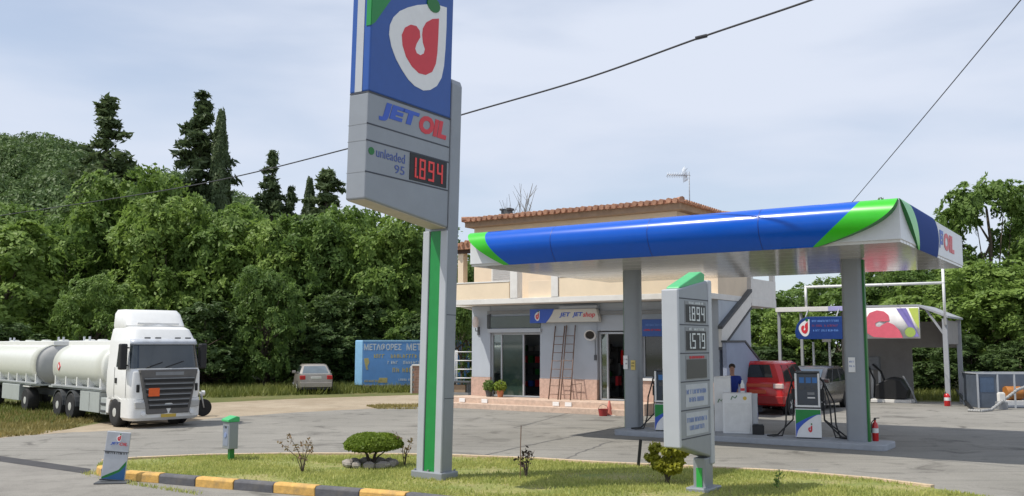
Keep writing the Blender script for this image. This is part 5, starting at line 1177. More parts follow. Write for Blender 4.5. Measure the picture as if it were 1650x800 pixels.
def car(name, label, loc, ang, scale, paint, low, gh, wheels, lights, opts):
    """low: stations (y, half width, bottom, top) from the rear to the nose; gh: greenhouse (rear y at belt, front y at belt, rear y at roof, front y at roof, belt z, roof z, half width belt, roof)"""
    t = thing(name, label, opts.get('cat', 'car'), loc, ang, scale=scale)
    mb = MB(); mb.loft([[(x, y, z) for x, z in ringpts(hw, zb, zt)] for y, hw, zb, zt in low], paint)
    br, bf, rr, rf_, zb, zr, hb, hr = gh
    # greenhouse with slightly crowned roof
    def lerp(a, b, q): return a + (b - a) * q
    secs = []
    for q in (0, .5, .92, 1.0):
        k = q; y0, y1, hw = lerp(br, rr, k), lerp(bf, rf_, k), lerp(hb, hr, k ** 1.2)
        z = lerp(zb - .06, zr, k); c = .10 + .06 * k
        if q == 1.0: y0 += .08; y1 -= .1; hw -= .07; z = zr + .015
        secs.append([(-hw, y0 + c, z), (-hw + c, y0, z), (hw - c, y0, z), (hw, y0 + c, z), (hw, y1 - c, z), (hw - c, y1, z), (-hw + c, y1, z), (-hw, y1 - c, z)])
    mb.loft(secs, paint)
    b = mb.build('body', t, angle=32)
    Q = lambda y0, y1, z0, z1: None
    def pane(nm, cs, mt=glass, th=.012, n=Vector((0, 0, 0))):
        g = MB(); cs = [Vector(c) for c in cs]; nn = (cs[1] - cs[0]).cross(cs[3] - cs[0]).normalized()
        if nn.dot(sum(cs, Vector()) / 4 - Vector((0, (br + bf) / 2, zb))) < 0: nn = -nn
        g.hexa([c - nn * .02 for c in cs], [c + nn * th for c in cs], mt); return g.build(nm, t, bevel=.006)
    z0, z1 = zb + .02, zr - .09; q0, q1 = (z0 - zb) / (zr - zb), (z1 - zb) / (zr - zb)
    H = lambda q: lerp(hb, hr, max(0, q) ** 1.2); Yr = lambda q: lerp(br, rr, q); Yf = lambda q: lerp(bf, rf_, q)
    ins = opts.get('rear_inset', .13); rz0 = opts.get('rear_z0', z0); rq0 = (rz0 - zb) / (zr - zb)
    pane('rear_window', [(-H(rq0) + ins, Yr(rq0), rz0), (H(rq0) - ins, Yr(rq0), rz0), (H(q1) - ins, Yr(q1), z1), (-H(q1) + ins, Yr(q1), z1)], opts.get('rear_glass', glass))
    pane('windscreen', [(H(q0) - .1, Yf(q0), z0), (-H(q0) + .1, Yf(q0), z0), (-H(q1) + .1, Yf(q1), z1), (H(q1) - .1, Yf(q1), z1)], opts.get('wind_glass', glass))
    for s in (-1, 1):
        for a_, b__ in opts.get('sides', ((.07, .34), (.38, .64), (.67, .90))):
            def pt(f, q): return (s * H(q), lerp(Yr(q), Yf(q), f), lerp(zb, zr, q))
            pane('side_window', [pt(a_, q0), pt(b__, q0), pt(min(b__, .97), q1), pt(max(a_, .03), q1)])
        g = MB(); yb = Yf(.1) - .18; g.box(min(s * (hb + .0), s * (hb + .20)), max(s * (hb + .0), s * (hb + .20)), yb - .05, yb + .05, zb + .02, zb + .16, opts.get('mirror', paint)); g.build('mirror', t, bevel=.03)
    for y in wheels[0]:
        for s in (-1, 1):
            hw = max(l[1] for l in low); g = MB(); g.lathe([(0, s * (hw - .18)), (wheels[1] * 1.16, s * (hw - .18)), (wheels[1] * 1.16, s * (hw + .004)), (0, s * (hw + .004))], black, (0, y, wheels[1]), 22, 'x'); g.build('wheel_arch', t)
            wheel(t, s * (hw - .095), y, wheels[1], .22, s)
    for nm, x, y, z, w, d, h, mt in lights:
        for s in (-1, 1):
            g = MB(); g.box(min(s * x, s * (x - w)), max(s * x, s * (x - w)), y - d / 2, y + d / 2, z, z + h, mt); g.build(nm, t, bevel=.025, seg=3)
    for nm, x0, x1, y0, y1, z0_, z1_, mt in opts.get('boxes', ()):
        g = MB(); g.box(x0, x1, y0, y1, z0_, z1_, mt); g.build(nm, t, bevel=.02)
    return t
beige = mat('champagne_paint', (.36, .33, .295), .3, .35, .06, coat=.4)
greyp = mat('grey_brown_paint', (.15, .13, .115), .25, .3, .06, coat=.5)
plate = mat('number_plate', (.62, .62, .58), .5)
g_pale = glass_mat('pale_glass', (.11, .14, .16), .1)
p = gz(509, 636)
car('parked_car', 'champagne silver saloon car seen from behind, parked at the wood edge', (p.x, p.y, 0), R(17), 1.0, beige,
    [(0, .72, .34, .70), (.03, .80, .28, 1.00), (.5, .86, .22, 1.04), (1.2, .87, .2, .98), (3.2, .87, .2, .96), (4.0, .82, .22, .86), (4.32, .66, .3, .7)],
    (.42, 3.05, 1.12, 2.3, .96, 1.47, .80, .62), ((.85, 3.4), .31),
    [('tail_light', .80, .05, .74, .27, .16, .20, lampr), ('headlight', .72, 4.2, .6, .3, .2, .14, lampw)],
    {'rear_glass': g_pale, 'boxes': [('bumper', -.78, .78, -.06, .12, .36, .60, beige), ('number_plate', -.26, .26, -.02, .01, .76, .88, plate), ('lower_bumper', -.70, .70, -.04, .2, .24, .355, black), ('exhaust', .35, .45, -.05, .1, .23, .30, dgrey)]})
# red hatchback van
p = gz(1222, 669)
car('red_car', 'red hatchback with a small rear window, standing beside the outdoor stairs', (p.x, p.y, 0), R(-33), 1.17, redp,
    [(0, .74, .36, .80), (.03, .78, .30, .98), (.5, .82, .22, 1.0), (1.2, .83, .2, .98), (2.9, .83, .2, .96), (3.5, .78, .22, .90), (3.85, .62, .3, .72)],
    (.06, 2.85, .30, 2.1, .98, 1.60, .77, .57), ((.62, 3.05), .30),
    [('tail_light', .78, .03, .80, .30, .12, .15, mat('pale_lens', (.70, .55, .50), .2)), ('headlight', .70, 3.74, .62, .28, .2, .16, lampw)],
    {'rear_inset': .30, 'rear_z0': 1.13, 'mirror': black, 'boxes': [('bumper', -.80, .80, -.10, .12, .34, .58, mat('bumper_red', (.30, .012, .012), .4)), ('number_plate', -.26, .26, -.02, .01, .64, .76, mat('orange_panel', (.60, .10, .04), .4)), ('tailgate_orange', -.45, .45, -.012, .01, .84, .94, mat('orange_panel', (.6, .1, .04)))]})  # brighter orange panels on the tailgate
# grey brown car under the hanging sign, nose towards the pumps
p = gz(1340, 656)
car('grey_car', 'grey brown hatchback facing the pumps, partly hidden by the pump and the right column', (p.x + .3, p.y + 1.0, 0), R(142), 1.08, greyp,
    [(0, .74, .34, .84), (.05, .80, .28, .98), (.5, .86, .22, 1.0), (1.2, .87, .2, .98), (2.9, .87, .2, .96), (3.7, .82, .22, .86), (4.05, .64, .3, .68)],
    (.04, 3.15, .42, 2.1, .94, 1.50, .80, .63), ((.72, 3.25), .31),
    [('tail_light', .80, .06, .76, .2, .16, .2, lampr), ('headlight', .78, 3.86, .62, .34, .26, .20, lampw)],
    {'wind_glass': mat('sky_reflection_glass', (.22, .30, .36), .08), 'boxes': [('bumper', -.70, .70, 3.9, 4.08, .34, .54, greyp), ('grille', -.4, .4, 4.0, 4.06, .56, .66, black), ('number_plate', -.26, .26, 4.07, 4.09, .4, .51, plate)]})  # windscreen's pale blue is the sky's reflection put into its colour

# ------------------------------------------------------------------ tanker truck (y forward, built at the truck's own size)
tw = mat('truck_white', (.80, .80, .78), .28, var=.03, coat=.3, dirt=.12, dcol=(.5, .48, .42))
twg = mat('truck_white_lower', (.74, .74, .72), .4, var=.05, dirt=.4, dcol=(.4, .37, .32))
gril = mat('grille_grey', (.12, .115, .11), .5, .1, .1)
tgl = glass_mat('truck_glass', (.035, .045, .05), .06)
boxg = mat('box_grey', (.42, .45, .44), .45, .1, .08, dirt=.3, dcol=(.2, .2, .18))
TS = .88; TA = R(224)
wl = gz(190, 688); o_ = Vector((.97 * math.cos(TA) - (-1.23) * math.sin(TA), .97 * math.sin(TA) + (-1.23) * math.cos(TA), 0))
TO_ = Vector((wl.x, wl.y, 0)) - o_
tk = thing('tanker_truck', 'white tanker truck with a tall roof deflector and an orange plate on its dark grille', 'truck', TO_, TA, scale=TS)
def cabring(hw, yf, yb, z, rc=.28, nose=.10):
    pts = [(-hw, yb, z), (hw, yb, z), (hw, yf - rc, z)]
    for k in range(1, 6): a = k / 5 * math.pi / 2; pts.append((hw - rc + rc * math.cos(a), yf - rc + rc * math.sin(a), z))
    pts.append((0, yf + nose, z))
    for k in range(0, 5): a = math.pi / 2 + k / 5 * math.pi / 2; pts.append((-hw + rc + rc * math.cos(a), yf - rc + rc * math.sin(a), z))
    pts.append((-hw, yf - rc, z)); return pts
mb = MB()
mb.loft([cabring(1.21, -.02, -2.2, .98), cabring(1.25, .0, -2.2, 1.2), cabring(1.25, -.02, -2.2, 1.9), cabring(1.235, -.10, -2.2, 2.0), cabring(1.18, -.30, -2.2, 2.92), cabring(1.17, -.34, -2.2, 3.0), cabring(1.10, -.60, -2.2, 3.36, .32), cabring(1.0, -.80, -2.18, 3.45, .3)], tw)
mb.build('cab', tk, angle=28)
mb = MB(); mb.loft([cabring(1.06, -1.02, -2.2, 3.40, .30), cabring(1.08, -1.0, -2.2, 3.50, .3), cabring(1.05, -1.30, -2.2, 3.92, .3), cabring(.98, -1.48, -2.15, 4.06, .28)], tw); rd_ = mb.build('roof_deflector', tk, angle=28)
mb = MB(); mb.box(-.75, .75, -.98, -.94, 3.52, 3.60, twg); mb.build('deflector_lip', rd_, bevel=.015)
def frontstrip(z0, z1, hw0, yf0, hw1, yf1, off, mt, name, i0=3, i1=13, par=None, sub=1):
    a = cabring(hw0, yf0, -2.2, z0)[i0:i1]; b = cabring(hw1, yf1, -2.2, z1)[i0:i1]; m_ = MB()
    f = lambda r, o: [(x * (1 + o * .5), y + o, z) for x, y, z in r]
    m_.loft([f(a, off), f(b, off)], mt, closed=False, caps=False); m_.loft([f(a, off), f(a, -.03)], mt, closed=False, caps=False); m_.loft([f(b, off), f(b, -.03)], mt, closed=False, caps=False)
    return m_.build(name, par or tk, angle=40)
ws = frontstrip(2.02, 2.86, 1.232, -.105, 1.184, -.287, .014, tgl, 'windscreen', 3, 13)
mb = MB(); mb.tube([(.1, .02, 2.05), (-.55, -.06, 2.25)], .018, black, 5); mb.tube([(.75, .0, 2.05), (.2, -.05, 2.22)], .018, black, 5); mb.build('wiper', ws)
vis = MB(); r0 = [(x * 1.03, y + .13, z) for x, y, z in cabring(1.18, -.32, -2.2, 2.84)[3:13]]; r1 = [(x * 1.02, y + .05, z) for x, y, z in cabring(1.17, -.34, -2.2, 3.02)[3:13]]
vis.loft([r0, r1], mat('visor_white_shaded', (.50, .53, .58), .3, coat=.3), closed=False, caps=False); vm = vis.build('sun_visor', tk, angle=40); s_ = vm.modifiers.new('thick', 'SOLIDIFY'); s_.thickness = .03  # white visor given its shaded bluish grey as a colour
mb = MB()
for x in (-.72, -.35, .35, .72): mb.box(x - .10, x + .10, -.16, -.10, 3.03, 3.08, dgrey)
mb.build('marker_lamp', tk, bevel=.01)
# dark trapezoid grille with bars
mb = MB(); gp_ = [(-.74, .48), (.74, .48), (.86, 1.10), (1.02, 1.98), (-1.02, 1.98), (-.86, 1.10)]
mb.prism(gp_, 'y', -.25, .125, gril); gr_ = mb.build('grille', tk, bevel=.03, seg=3)
mb = MB()
for k, z in enumerate((.66, .84, 1.02, 1.20, 1.38, 1.56)):
    w = .62 + .03 * k + .06 * (z - .6); mb.box(-w - .06, w + .06, .126, .150, z, z + .095, black); mb.box(-w - .05, w + .05, .132, .175, z + .098, z + .135, mgrey)
mb.build('grille_bar', gr_, bevel=.006)
mb = MB(); mb.box(-.5, .5, .126, .135, 1.78, 1.90, mgrey); mb.build('badge_panel', gr_, bevel=.01)
mb = MB(); mb.box(.36, .74, .176, .186, 1.08, 1.36, orange); mb.build('hazard_plate', gr_, bevel=.005)
for s in (-1, 1):
    mb = MB(); mb.box(min(s * .82, s * 1.0), max(s * .82, s * 1.0), .02, .11, 1.82, 1.90, black); mb.build('air_intake', tk, bevel=.01)
    mb = MB(); mb.box(min(s * .98, s * 1.08), max(s * .98, s * 1.08), -.12, .025, 1.22, 1.48, black); mb.build('door_grip', tk, bevel=.02)
# bumper
mb = MB(); mb.loft([cabring(1.16, -.06, -.86, .26, .30, .06), cabring(1.245, .02, -.86, .36, .30, .10), cabring(1.25, .04, -.86, .80, .30, .10), cabring(1.25, .02, -.86, .975, .30, .10)], twg); bm_ = mb.build('bumper', tk, angle=30)
for s in (-1, 1):
    mb = MB(); mb.prism([(s * .70, .66), (s * 1.12, .68), (s * 1.14, .90), (s * .76, .90)], 'y', -.1, .085, mat('headlamp', (.45, .45, .44), .12, .2)); mb.build('headlight', bm_, bevel=.03, seg=3)
    mb = MB(); mb.lathe([(0, .125), (.07, .12), (.08, .0)], lampw, (s * .85, -.02, .5), 16, 'y'); mb.build('fog_lamp', bm_)
mb = MB(); mb.box(-.26, .26, .12, .15, .36, .47, mat('plate_yellow', (.55, .38, .06), .5)); mb.build('number_plate', bm_)
# doors, side glass, mirrors, steps
for s in (-1, 1):
    X_ = lambda z: s * (1.252 if z < 1.95 else 1.235 - .06 * (z - 2.0))
    mb = MB(); cs = [(-.62, 2.06), (-1.42, 2.06), (-1.38, 2.78), (-.70, 2.78)]
    mb.add([(X_(z) - s * .02, y, z) for y, z in cs] + [(X_(z) + s * .012, y, z) for y, z in cs], [(0, 1, 2, 3), (4, 5, 6, 7), (0, 1, 5, 4), (1, 2, 6, 5), (2, 3, 7, 6), (3, 0, 4, 7)], tgl); mb.build('side_window', tk)
    mb = MB(); mb.box(min(s * 1.252, s * 1.258), max(s * 1.252, s * 1.258), -1.52, -1.505, 1.02, 2.05, dgrey); mb.box(min(s * 1.2525, s * 1.259), max(s * 1.2525, s * 1.259), -.50, -.485, 1.02, 2.0, dgrey); mb.box(min(s * 1.253, s * 1.275), max(s * 1.253, s * 1.275), -1.42, -1.28, 1.50, 1.68, black); mb.build('door_seam', tk)
    mb = MB(); mb.box(min(s * 1.30, s * 1.54), max(s * 1.30, s * 1.54), -.56, -.30, 1.98, 2.86, black); mb.build('mirror', tk, bevel=.05, seg=3)
    mb = MB(); mb.tube([(s * 1.2, -.45, 2.72), (s * 1.40, -.42, 2.72)], .025, black, 6); mb.tube([(s * 1.22, -.45, 2.12), (s * 1.40, -.42, 2.12)], .025, black, 6); mb.build('mirror_arm', tk)
    # fender over the front wheel
    mb = MB(); pr = []
    for k in range(11): a = math.pi * k / 10; pr.append((-1.4 + .60 * math.cos(a), .52 + .56 * math.sin(a)))
    pr2 = [(-1.4 - .80, .98), (-1.4 - .80, .40), (-1.4 - .60, .40)]
    mb.prism(pr + [(-2.0, .45), (-2.2, .45), (-2.2, .979), (-.8, .979)], 'x', s * .95, s * 1.235, twg); mb.build('fender', tk, bevel=.015)
    mb = MB(); mb.box(min(s * .9, s * 1.22), max(s * .9, s * 1.22), -2.75, -2.22, .38, .95, boxg); 
    for z in (.45, .7): mb.box(min(s * 1.221, s * 1.25), max(s * 1.221, s * 1.25), -2.70, -2.27, z, z + .08, dgrey)
    mb.build('step_box', tk, bevel=.015)
    mb = MB(); mb.box(min(s * .75, s * 1.20), max(s * .75, s * 1.20), -4.85, -2.95, .40, 1.12, boxg); mb.box(min(s * 1.201, s * 1.206), max(s * 1.201, s * 1.206), -3.92, -3.90, .44, 1.08, dgrey); mb.build('tool_box', tk, bevel=.02)
    wheel(tk, s * 1.08, -1.4, .50, .34, s, True); MB().lathe([(0, s * .86), (.66, s * .86), (.66, s * .88), (0, s * .88)], black, (0, -1.4, .55), 20, 'x').build('wheel_housing', tk)
    for y in (-5.75, -7.12): wheel(tk, s * 1.02, y, .50, .46, s, True)
    mb = MB()
    for y in (-5.75, -7.12):
        pr = [(y + .58 * math.cos(math.pi * k / 10), .52 + .58 * math.sin(math.pi * k / 10)) for k in range(11)]; pi_ = [(y + .55 * math.cos(math.pi * k / 10), .52 + .55 * math.sin(math.pi * k / 10)) for k in range(10, -1, -1)]
        mb.prism(pr + pi_, 'x', s * .8, s * 1.24, dgrey)
    mb.build('mudguard', tk)
mb = MB()
for s in (-1, 1): mb.box(min(s * .32, s * .48), max(s * .32, s * .48), -8.6, -.9, .62, .92, dgrey)
mb.box(-1.15, 1.15, -8.5, -2.9, 1.14, 1.20, boxg); mb.box(-1.0, 1.0, -1.9, -.9, .45, .96, black); mb.build('chassis', tk)
def tank(parent, y0, y1, mt, zc=1.98, a=1.22, b=.90):
    mb = MB(); rings = []
    for q, y in [(.04, y0 + .0), (.45, y0 - .07), (.78, y0 - .19), (.94, y0 - .30), (1, y0 - .42)] + [(1, y) for y in np.linspace(y0 - 1.2, y1 + 1.2, 5)] + [(1, y1 + .42), (.94, y1 + .30), (.78, y1 + .19), (.45, y1 + .07), (.04, y1)]:
        r = []
        for k in range(36):
            an = k / 36 * 6.2832; c_, s2 = math.cos(an), math.sin(an); e = .82
            r.append((math.copysign(abs(c_) ** e, c_) * a * q, y, zc + math.copysign(abs(s2) ** e, s2) * b * q))
        rings.append(r)
    mb.loft(rings[4:], mt, caps=False); mb.loft(rings[:5], mt if parent.name.startswith('tanker_truck') else mat('tank_end_grey', (.40, .40, .39), .5, var=.06)); t_ = mb.build('tank', parent, angle=60)
    mb = MB(); L = y0 - y1
    mb.box(-.62, .62, y1 + .3, y0 - .25, zc + b - .10, zc + b + .10, tw)
    mb.build('walkway', t_, bevel=.03)
    mb = MB()
    for k in range(4):
        y = y0 - .9 - (L - 1.8) * k / 3; mb.lathe([(.20, 0), (.20, .03), (.17, .05), (.0, .055)], tkm, (0, y, zc + b + .101), 16)
        if k % 3 == 0: mb.tube([(.12, y - .30, zc + b + .09), (.12, y - .30, zc + b + .27)], .045, lsilver, 8); mb.tube([(.12, y + .30, zc + b + .09), (.12, y + .30, zc + b + .27)], .045, lsilver, 8)
    mb.build('manhole', t_)
    mb = MB(); n = int(L / 1.1)
    for s in (-1, 1):
        for k in range(n):
            y = y0 - .6 - (L - 1.2) * k / (n - 1); mb.box(min(s * .95, s * 1.16), max(s * .95, s * 1.16), y - .05, y + .05, 1.201, 1.62, tw)
        mb.box(min(s * 1.10, s * 1.2), max(s * 1.10, s * 1.2), y1 + .3, y0 - .3, 1.21, 1.27, lsilver)
    mb.build('support', t_)
    return t_
tkm = mat('tank_white', (.66, .67, .62), .3, var=.04, coat=.2, dirt=.10, dcol=(.5, .5, .42))
tt1 = tank(tk, -2.45, -8.35, tkm)
def diamond(parent, y, z, s=1):
    mb = MB(); R_ = .17; mb.prism([(y - R_, z), (y, z - R_), (y + R_, z), (y, z + R_)], 'x', s * 1.215, s * 1.238, red); mb.prism([(y - .1, z), (y, z - .10), (y + .1, z), (y, z + .10)], 'x', s * 1.239, s * 1.242, white); mb.build('hazard_mark', parent)
diamond(tt1, -7.2, 1.98)
# trailer
tr = thing('tanker_trailer', 'white tanker trailer coupled behind the truck, cut by the left edge', 'trailer', TO_, TA, scale=TS)
ty = -9.55; tt2 = tank(tr, ty, ty - 8.5, tkm)
mb = MB()
for s in (-1, 1): mb.box(min(s * .32, s * .48), max(s * .32, s * .48), ty - 8.4, ty - .2, .72, .98, dgrey)
mb.tube([(0, ty + .1, .65), (0, ty + .95, .62)], .07, dgrey, 8); mb.tube([(-.4, ty - .6, .65), (0, ty + .2, .65), (.4, ty - .6, .65)], .06, dgrey, 8); mb.box(-1.15, 1.15, ty - 8.3, ty - .3, 1.14, 1.20, boxg); mb.build('chassis', tr)
for s in (-1, 1):
    for y in (ty - 1.55, ty - 6.3, ty - 7.6): wheel(tr, s * 1.02, y, .50, .44, s, True)
    mb = MB(); mb.box(min(s * .8, s * 1.22), max(s * .8, s * 1.22), ty - 1.95, ty - 1.1, 1.06, 1.10, tw); mb.build('mudguard', tr)
    mb = MB(); mb.box(min(s * .75, s * 1.2), max(s * .75, s * 1.2), ty - 4.9, ty - 2.5, .45, 1.12, boxg); mb.build('tool_box', tr, bevel=.02)
# small motorcycle half hidden behind the truck
q = gz(327, 671); t_ = thing('motorcycle', 'dark motorcycle parked behind the truck, its front wheel showing past the bumper', 'motorcycle', (q.x, q.y, 0), R(128))
for x in (0, 1.15):
    mb = MB(); mb.lathe([(.20, -.05), (.28, -.05), (.30, 0), (.28, .05), (.20, .05)], rubber, (0, 0, 0), 22, 'x'); w_ = mb.build('wheel', t_, loc=(0, x, .30)); mb = MB(); mb.lathe([(.21, -.02), (.21, .02), (.18, .02), (.18, -.02)], lsilver, n=20, ax='x'); 
    for k in range(6): mb.tube([(0, 0, 0), (0, .2 * math.cos(k * 1.047), .2 * math.sin(k * 1.047))], .01, lsilver, 4)
    mb.build('rim', w_)
mb = MB(); mb.tube([(.06, 0, .3), (.06, .12, .85)], .025, lsilver, 6); mb.tube([(-.06, 0, .3), (-.06, .12, .85)], .025, lsilver, 6); mb.build('fork', t_)
mb = MB(); mb.tube([(-.36, .30, .98), (-.1, .14, .92), (.1, .14, .92), (.36, .30, .98)], .018, black, 6); mb.lathe([(0, .08), (.09, .04), (.09, -.06), (0, -.08)], lampw, (0, .04, .8), 14, 'y'); mb.build('handlebar', t_)
mb = MB(); mb.loft([[(x * w, y, z + h) for x, h in ((-1, 0), (-.8, .2), (.8, .2), (1, 0), (.5, -.22), (-.5, -.22))] for y, w, z in ((.2, .10, .72), (.45, .16, .70), (.8, .14, .62), (1.2, .12, .66), (1.5, .06, .72))], dgrey); mb.box(-.12, .12, .4, .8, .22, .5, mgrey); mb.build('body', t_, bevel=.02)
mb = MB(); mb.box(-.13, .13, .72, 1.35, .83, .90, black); mb.build('saddle', t_, bevel=.03)

# ------------------------------------------------------------------ blue box body with lettering
A = gz(571, 630); BY = A.y; topz = at(571, 549, BY).z; botz = at(571, 622, BY).z + .02
blb = mat('box_blue', (.10, .26, .56), .55, var=.12, vs=1.5, dirt=.25, dcol=(.14, .2, .28)); lbl = mat('box_lit_end_rail_blue', (.26, .50, .74), .5, var=.1)
bang = R(4); L = 6.2
t_ = thing('lorry_box_body', 'blue lorry box body with white and yellow Greek lettering standing at the wood edge', 'container', (A.x, A.y, 0), bang)
x0 = .42
mb = MB(); mb.box(x0, L, 0, 2.2, botz, topz, blb); bd = mb.build('box', t_, bevel=.02)
mb = MB(); mb.hexa([(-.02, .28, botz - .02), (x0 - .003, -.012, botz - .02), (x0 - .003, 2.2, botz - .02), (-.02, 2.0, botz - .02)], [(-.02, .28, topz + .01), (x0 - .003, -.012, topz + .01), (x0 - .003, 2.2, topz + .01), (-.02, 2.0, topz + .01)], lbl); mb.build('front_end', t_, bevel=.05)  # the end's sunlit paleness is put into its blue
mb = MB(); mb.box(x0, L, -.015, 2.21, topz - .06, topz + .015, lbl); mb.box(x0, L, -.012, -.001, botz - .05, botz + .03, mgrey); mb.build('rail', t_, bevel=.008)
sx = lambda px: (at(px, 590, BY).x - A.x) / math.cos(bang) ; sz = lambda py: at(640, py, BY + .2).z
wl_ = mat('old_white_letters', (.50, .56, .60), .6, var=.15); yl_ = mat('old_yellow_letters', (.42, .36, .14), .6, var=.2)
text('lettering', bd, 'ΜΕΤΑΦΟΡΕΣ', (sx(586), -.001, sz(565)), sz(554) - sz(565), wl_, '-y', sx(646) - sx(586), .025); text('lettering', bd, 'ΜΕΤΑ', (sx(654), -.001, sz(565)), sz(554) - sz(565), wl_, '-y', sx(686) - sx(654), .025)
mb = MB(); scribble(mb, sx(602), sx(684), sz(577), sz(571) - sz(577), '-y', -.001, yl_, 1); scribble(mb, sx(632), sx(686), sz(600), sz(593) - sz(600), '-y', -.001, yl_, 2); scribble(mb, sx(584), sx(618), sz(616), .12, '-y', -.001, yl_, 4)
flat(mb, [(sx(609), sz(617)), (sx(624), sz(617)), (sx(624), sz(609)), (sx(611), sz(609))], '-y', -.001, .006, yl_); mb.build('yellow_lettering', bd)
mb = MB(); scribble(mb, sx(624), sx(686), sz(587), sz(582) - sz(587), '-y', -.001, wl_, 3); scribble(mb, sx(642), sx(670), sz(614), .12, '-y', -.001, wl_, 5); mb.build('white_lettering', bd)
hp_ = [(586, 578), (593, 577), (595, 584), (592, 590), (593, 596), (590, 596), (588, 588)]; mb = MB(); flat(mb, [(sx(a), sz(b)) for a, b in hp_], '-y', -.001, .006, yl_); mb.build('yellow_emblem', bd)
for x in (.7, 2.0, 4.0, 5.8):
    mb = MB(); mb.box(x - .05, x + .05, .1, .2, 0, botz - .021, mgrey); mb.box(x - .05, x + .05, 2.0, 2.1, 0, botz - .021, mgrey); mb.build('leg', t_)
mb = MB(); mb.box(.5, 6.0, .3, .42, botz - .12, botz - .022, dgrey); mb.box(.9, 1.35, .2, .6, .0, .2, rubber); mb.build('underframe', t_)
# brick pillar and small plate
q = gz(672, 634); mb = MB()
brick = mat('brick_red', (.34, .20, .15), .9, var=.3, vs=6, bump=.4, bs=14)
t_ = thing('brick_pillar', 'short reddish brick pillar with a pale cap in front of the blue box body', 'pillar', (q.x + .35, q.y, 0)); Hb = at(672, 590, q.y).z
random.seed(2)
for k in range(11):
    z = .0 + Hb * k / 11
    for j in range(3): mb.box(-.58 + j * .39 + (.1 if k % 2 else 0), -.58 + j * .39 + .375 + (.1 if k % 2 else 0), -.18, .18, z + .008, z + Hb / 11 - .008, brick)
mb.box(-.54, .66, -.165, .165, 0, Hb - .01, mat('mortar', (.42, .38, .35), .9)); mb.build('brickwork', t_)
mb = MB(); mb.box(-.62, .74, -.21, .21, Hb + .001, Hb + .07, offw); mb.build('cap', t_, bevel=.01)
mb = MB(); mb.box(-.68, -.585, -.20, .19, 0, Hb, offw); mb.build('pale_strip', t_)

# ------------------------------------------------------------------ air and water post, advertising board
q = gz(370, 742, .1); zt = at(370, 675, q.y).z; zb_ = at(370, 723, q.y).z
t_ = thing('air_water_dispenser', 'small grey dispenser box with a green sloping cap on a green post in the lawn', 'dispenser', (q.x, q.y, .1), R(-50)); 
bw = .34; h0 = zb_ - .1; h1 = zt - .1 - .06
mb = MB(); mb.box(-bw / 2, bw / 2, -.10, .10, h0, h1, silver); mb.build('box', t_, bevel=.015)
mb = MB(); mb.prism([(-.13, h1 + .002), (.12, h1 + .002), (.12, h1 + .10), (.05, h1 + .12), (-.13, h1 + .05)], 'x', -bw / 2 - .01, bw / 2 + .01, mgreen); mb.build('cap', t_, bevel=.012)
mb = MB(); mb.box(-.12, .12, -.106, -.1005, h0 + .06, h1 - .08, mat('panel_blue_grey', (.22, .25, .33), .5)); o = mb.build('panel', t_); mb = MB(); mb.lathe([(.0, -.012), (.055, -.012), (.055, 0)], bluet, (0, -.106, h0 + .28), 16, 'y'); scribble(mb, -.09, .09, h0 + .42, .05, '-y', -.106, dgrey, 3); mb.build('dial', o)
mb = MB(); mb.box(.0, .12, -.05, .05, -.05, h0 - .001, dgreen); mb.build('post', t_, bevel=.01)
q = gz(181, 779); ab = thing('advertising_board', 'leaning silver advertising board with a green and blue swoosh, standing before the kerb tip', 'advertising board', (q.x, q.y, .012), R(8))
bw = (at(203, 740, q.y).x - at(165, 740, q.y).x) * .97; bh = at(181, 697, q.y).z
mb = MB(); mb.box(-bw / 2, bw / 2, -.02, .02, .05, bh, mat('board_silver', (.46, .48, .51), .45, .15)); bdd = mb.build('panel', ab, bevel=.01)
mb = MB(); mb.box(-bw / 2 - .02, bw / 2 + .02, -.025, .025, .03, .05, dgrey); mb.box(-bw / 2 - .015, bw / 2 + .015, -.028, -.021, bh * .60, bh * .615, dgrey); mb.build('clamp', bdd)
mb = MB(); C1 = [(-bw / 2 + .01, bh * .10), (-.1, bh * .16), (.08, bh * .26), (bw / 2 - .01, bh * .44)]
flat(mb, [(-bw / 2 + .01, .06), (bw / 2 - .01, .06)] + C1[::-1], '-y', -.0205, .004, dgreen); flat(mb, [(-bw / 2 + .01, .06), (bw / 2 - .01, .06), (bw / 2 - .01, bh * .36), (.1, bh * .22), (-.08, bh * .11)], '-y', -.0205, .007, mat('board_blue', (.02, .10, .25), .4)); mb.build('swoosh', bdd)
mb = MB(); emblem(mb, -.03, bh * .80, bh * .15, '-y', -.0205, 1.0, .004); mb.build('emblem', bdd)
text('lettering', bdd, 'JET', (-.12, -.0205, bh * .735), .055, bluel, '-y', .15, .02, .2); text('lettering', bdd, 'OIL', (.035, -.0205, bh * .735), .055, red, '-y', .14, .02, .2)
mb = MB(); scribble(mb, -.19, .19, bh * .56, .035, '-y', -.0205, dgrey, 8); mb.build('caption', bdd)
bdd.rotation_euler = (0, R(5.5), 0)
mb = MB(); mb.box(-bw / 2 - .06, bw / 2 + .10, -.22, .22, 0, .028, dgrey); mb.build('foot', ab, bevel=.012)

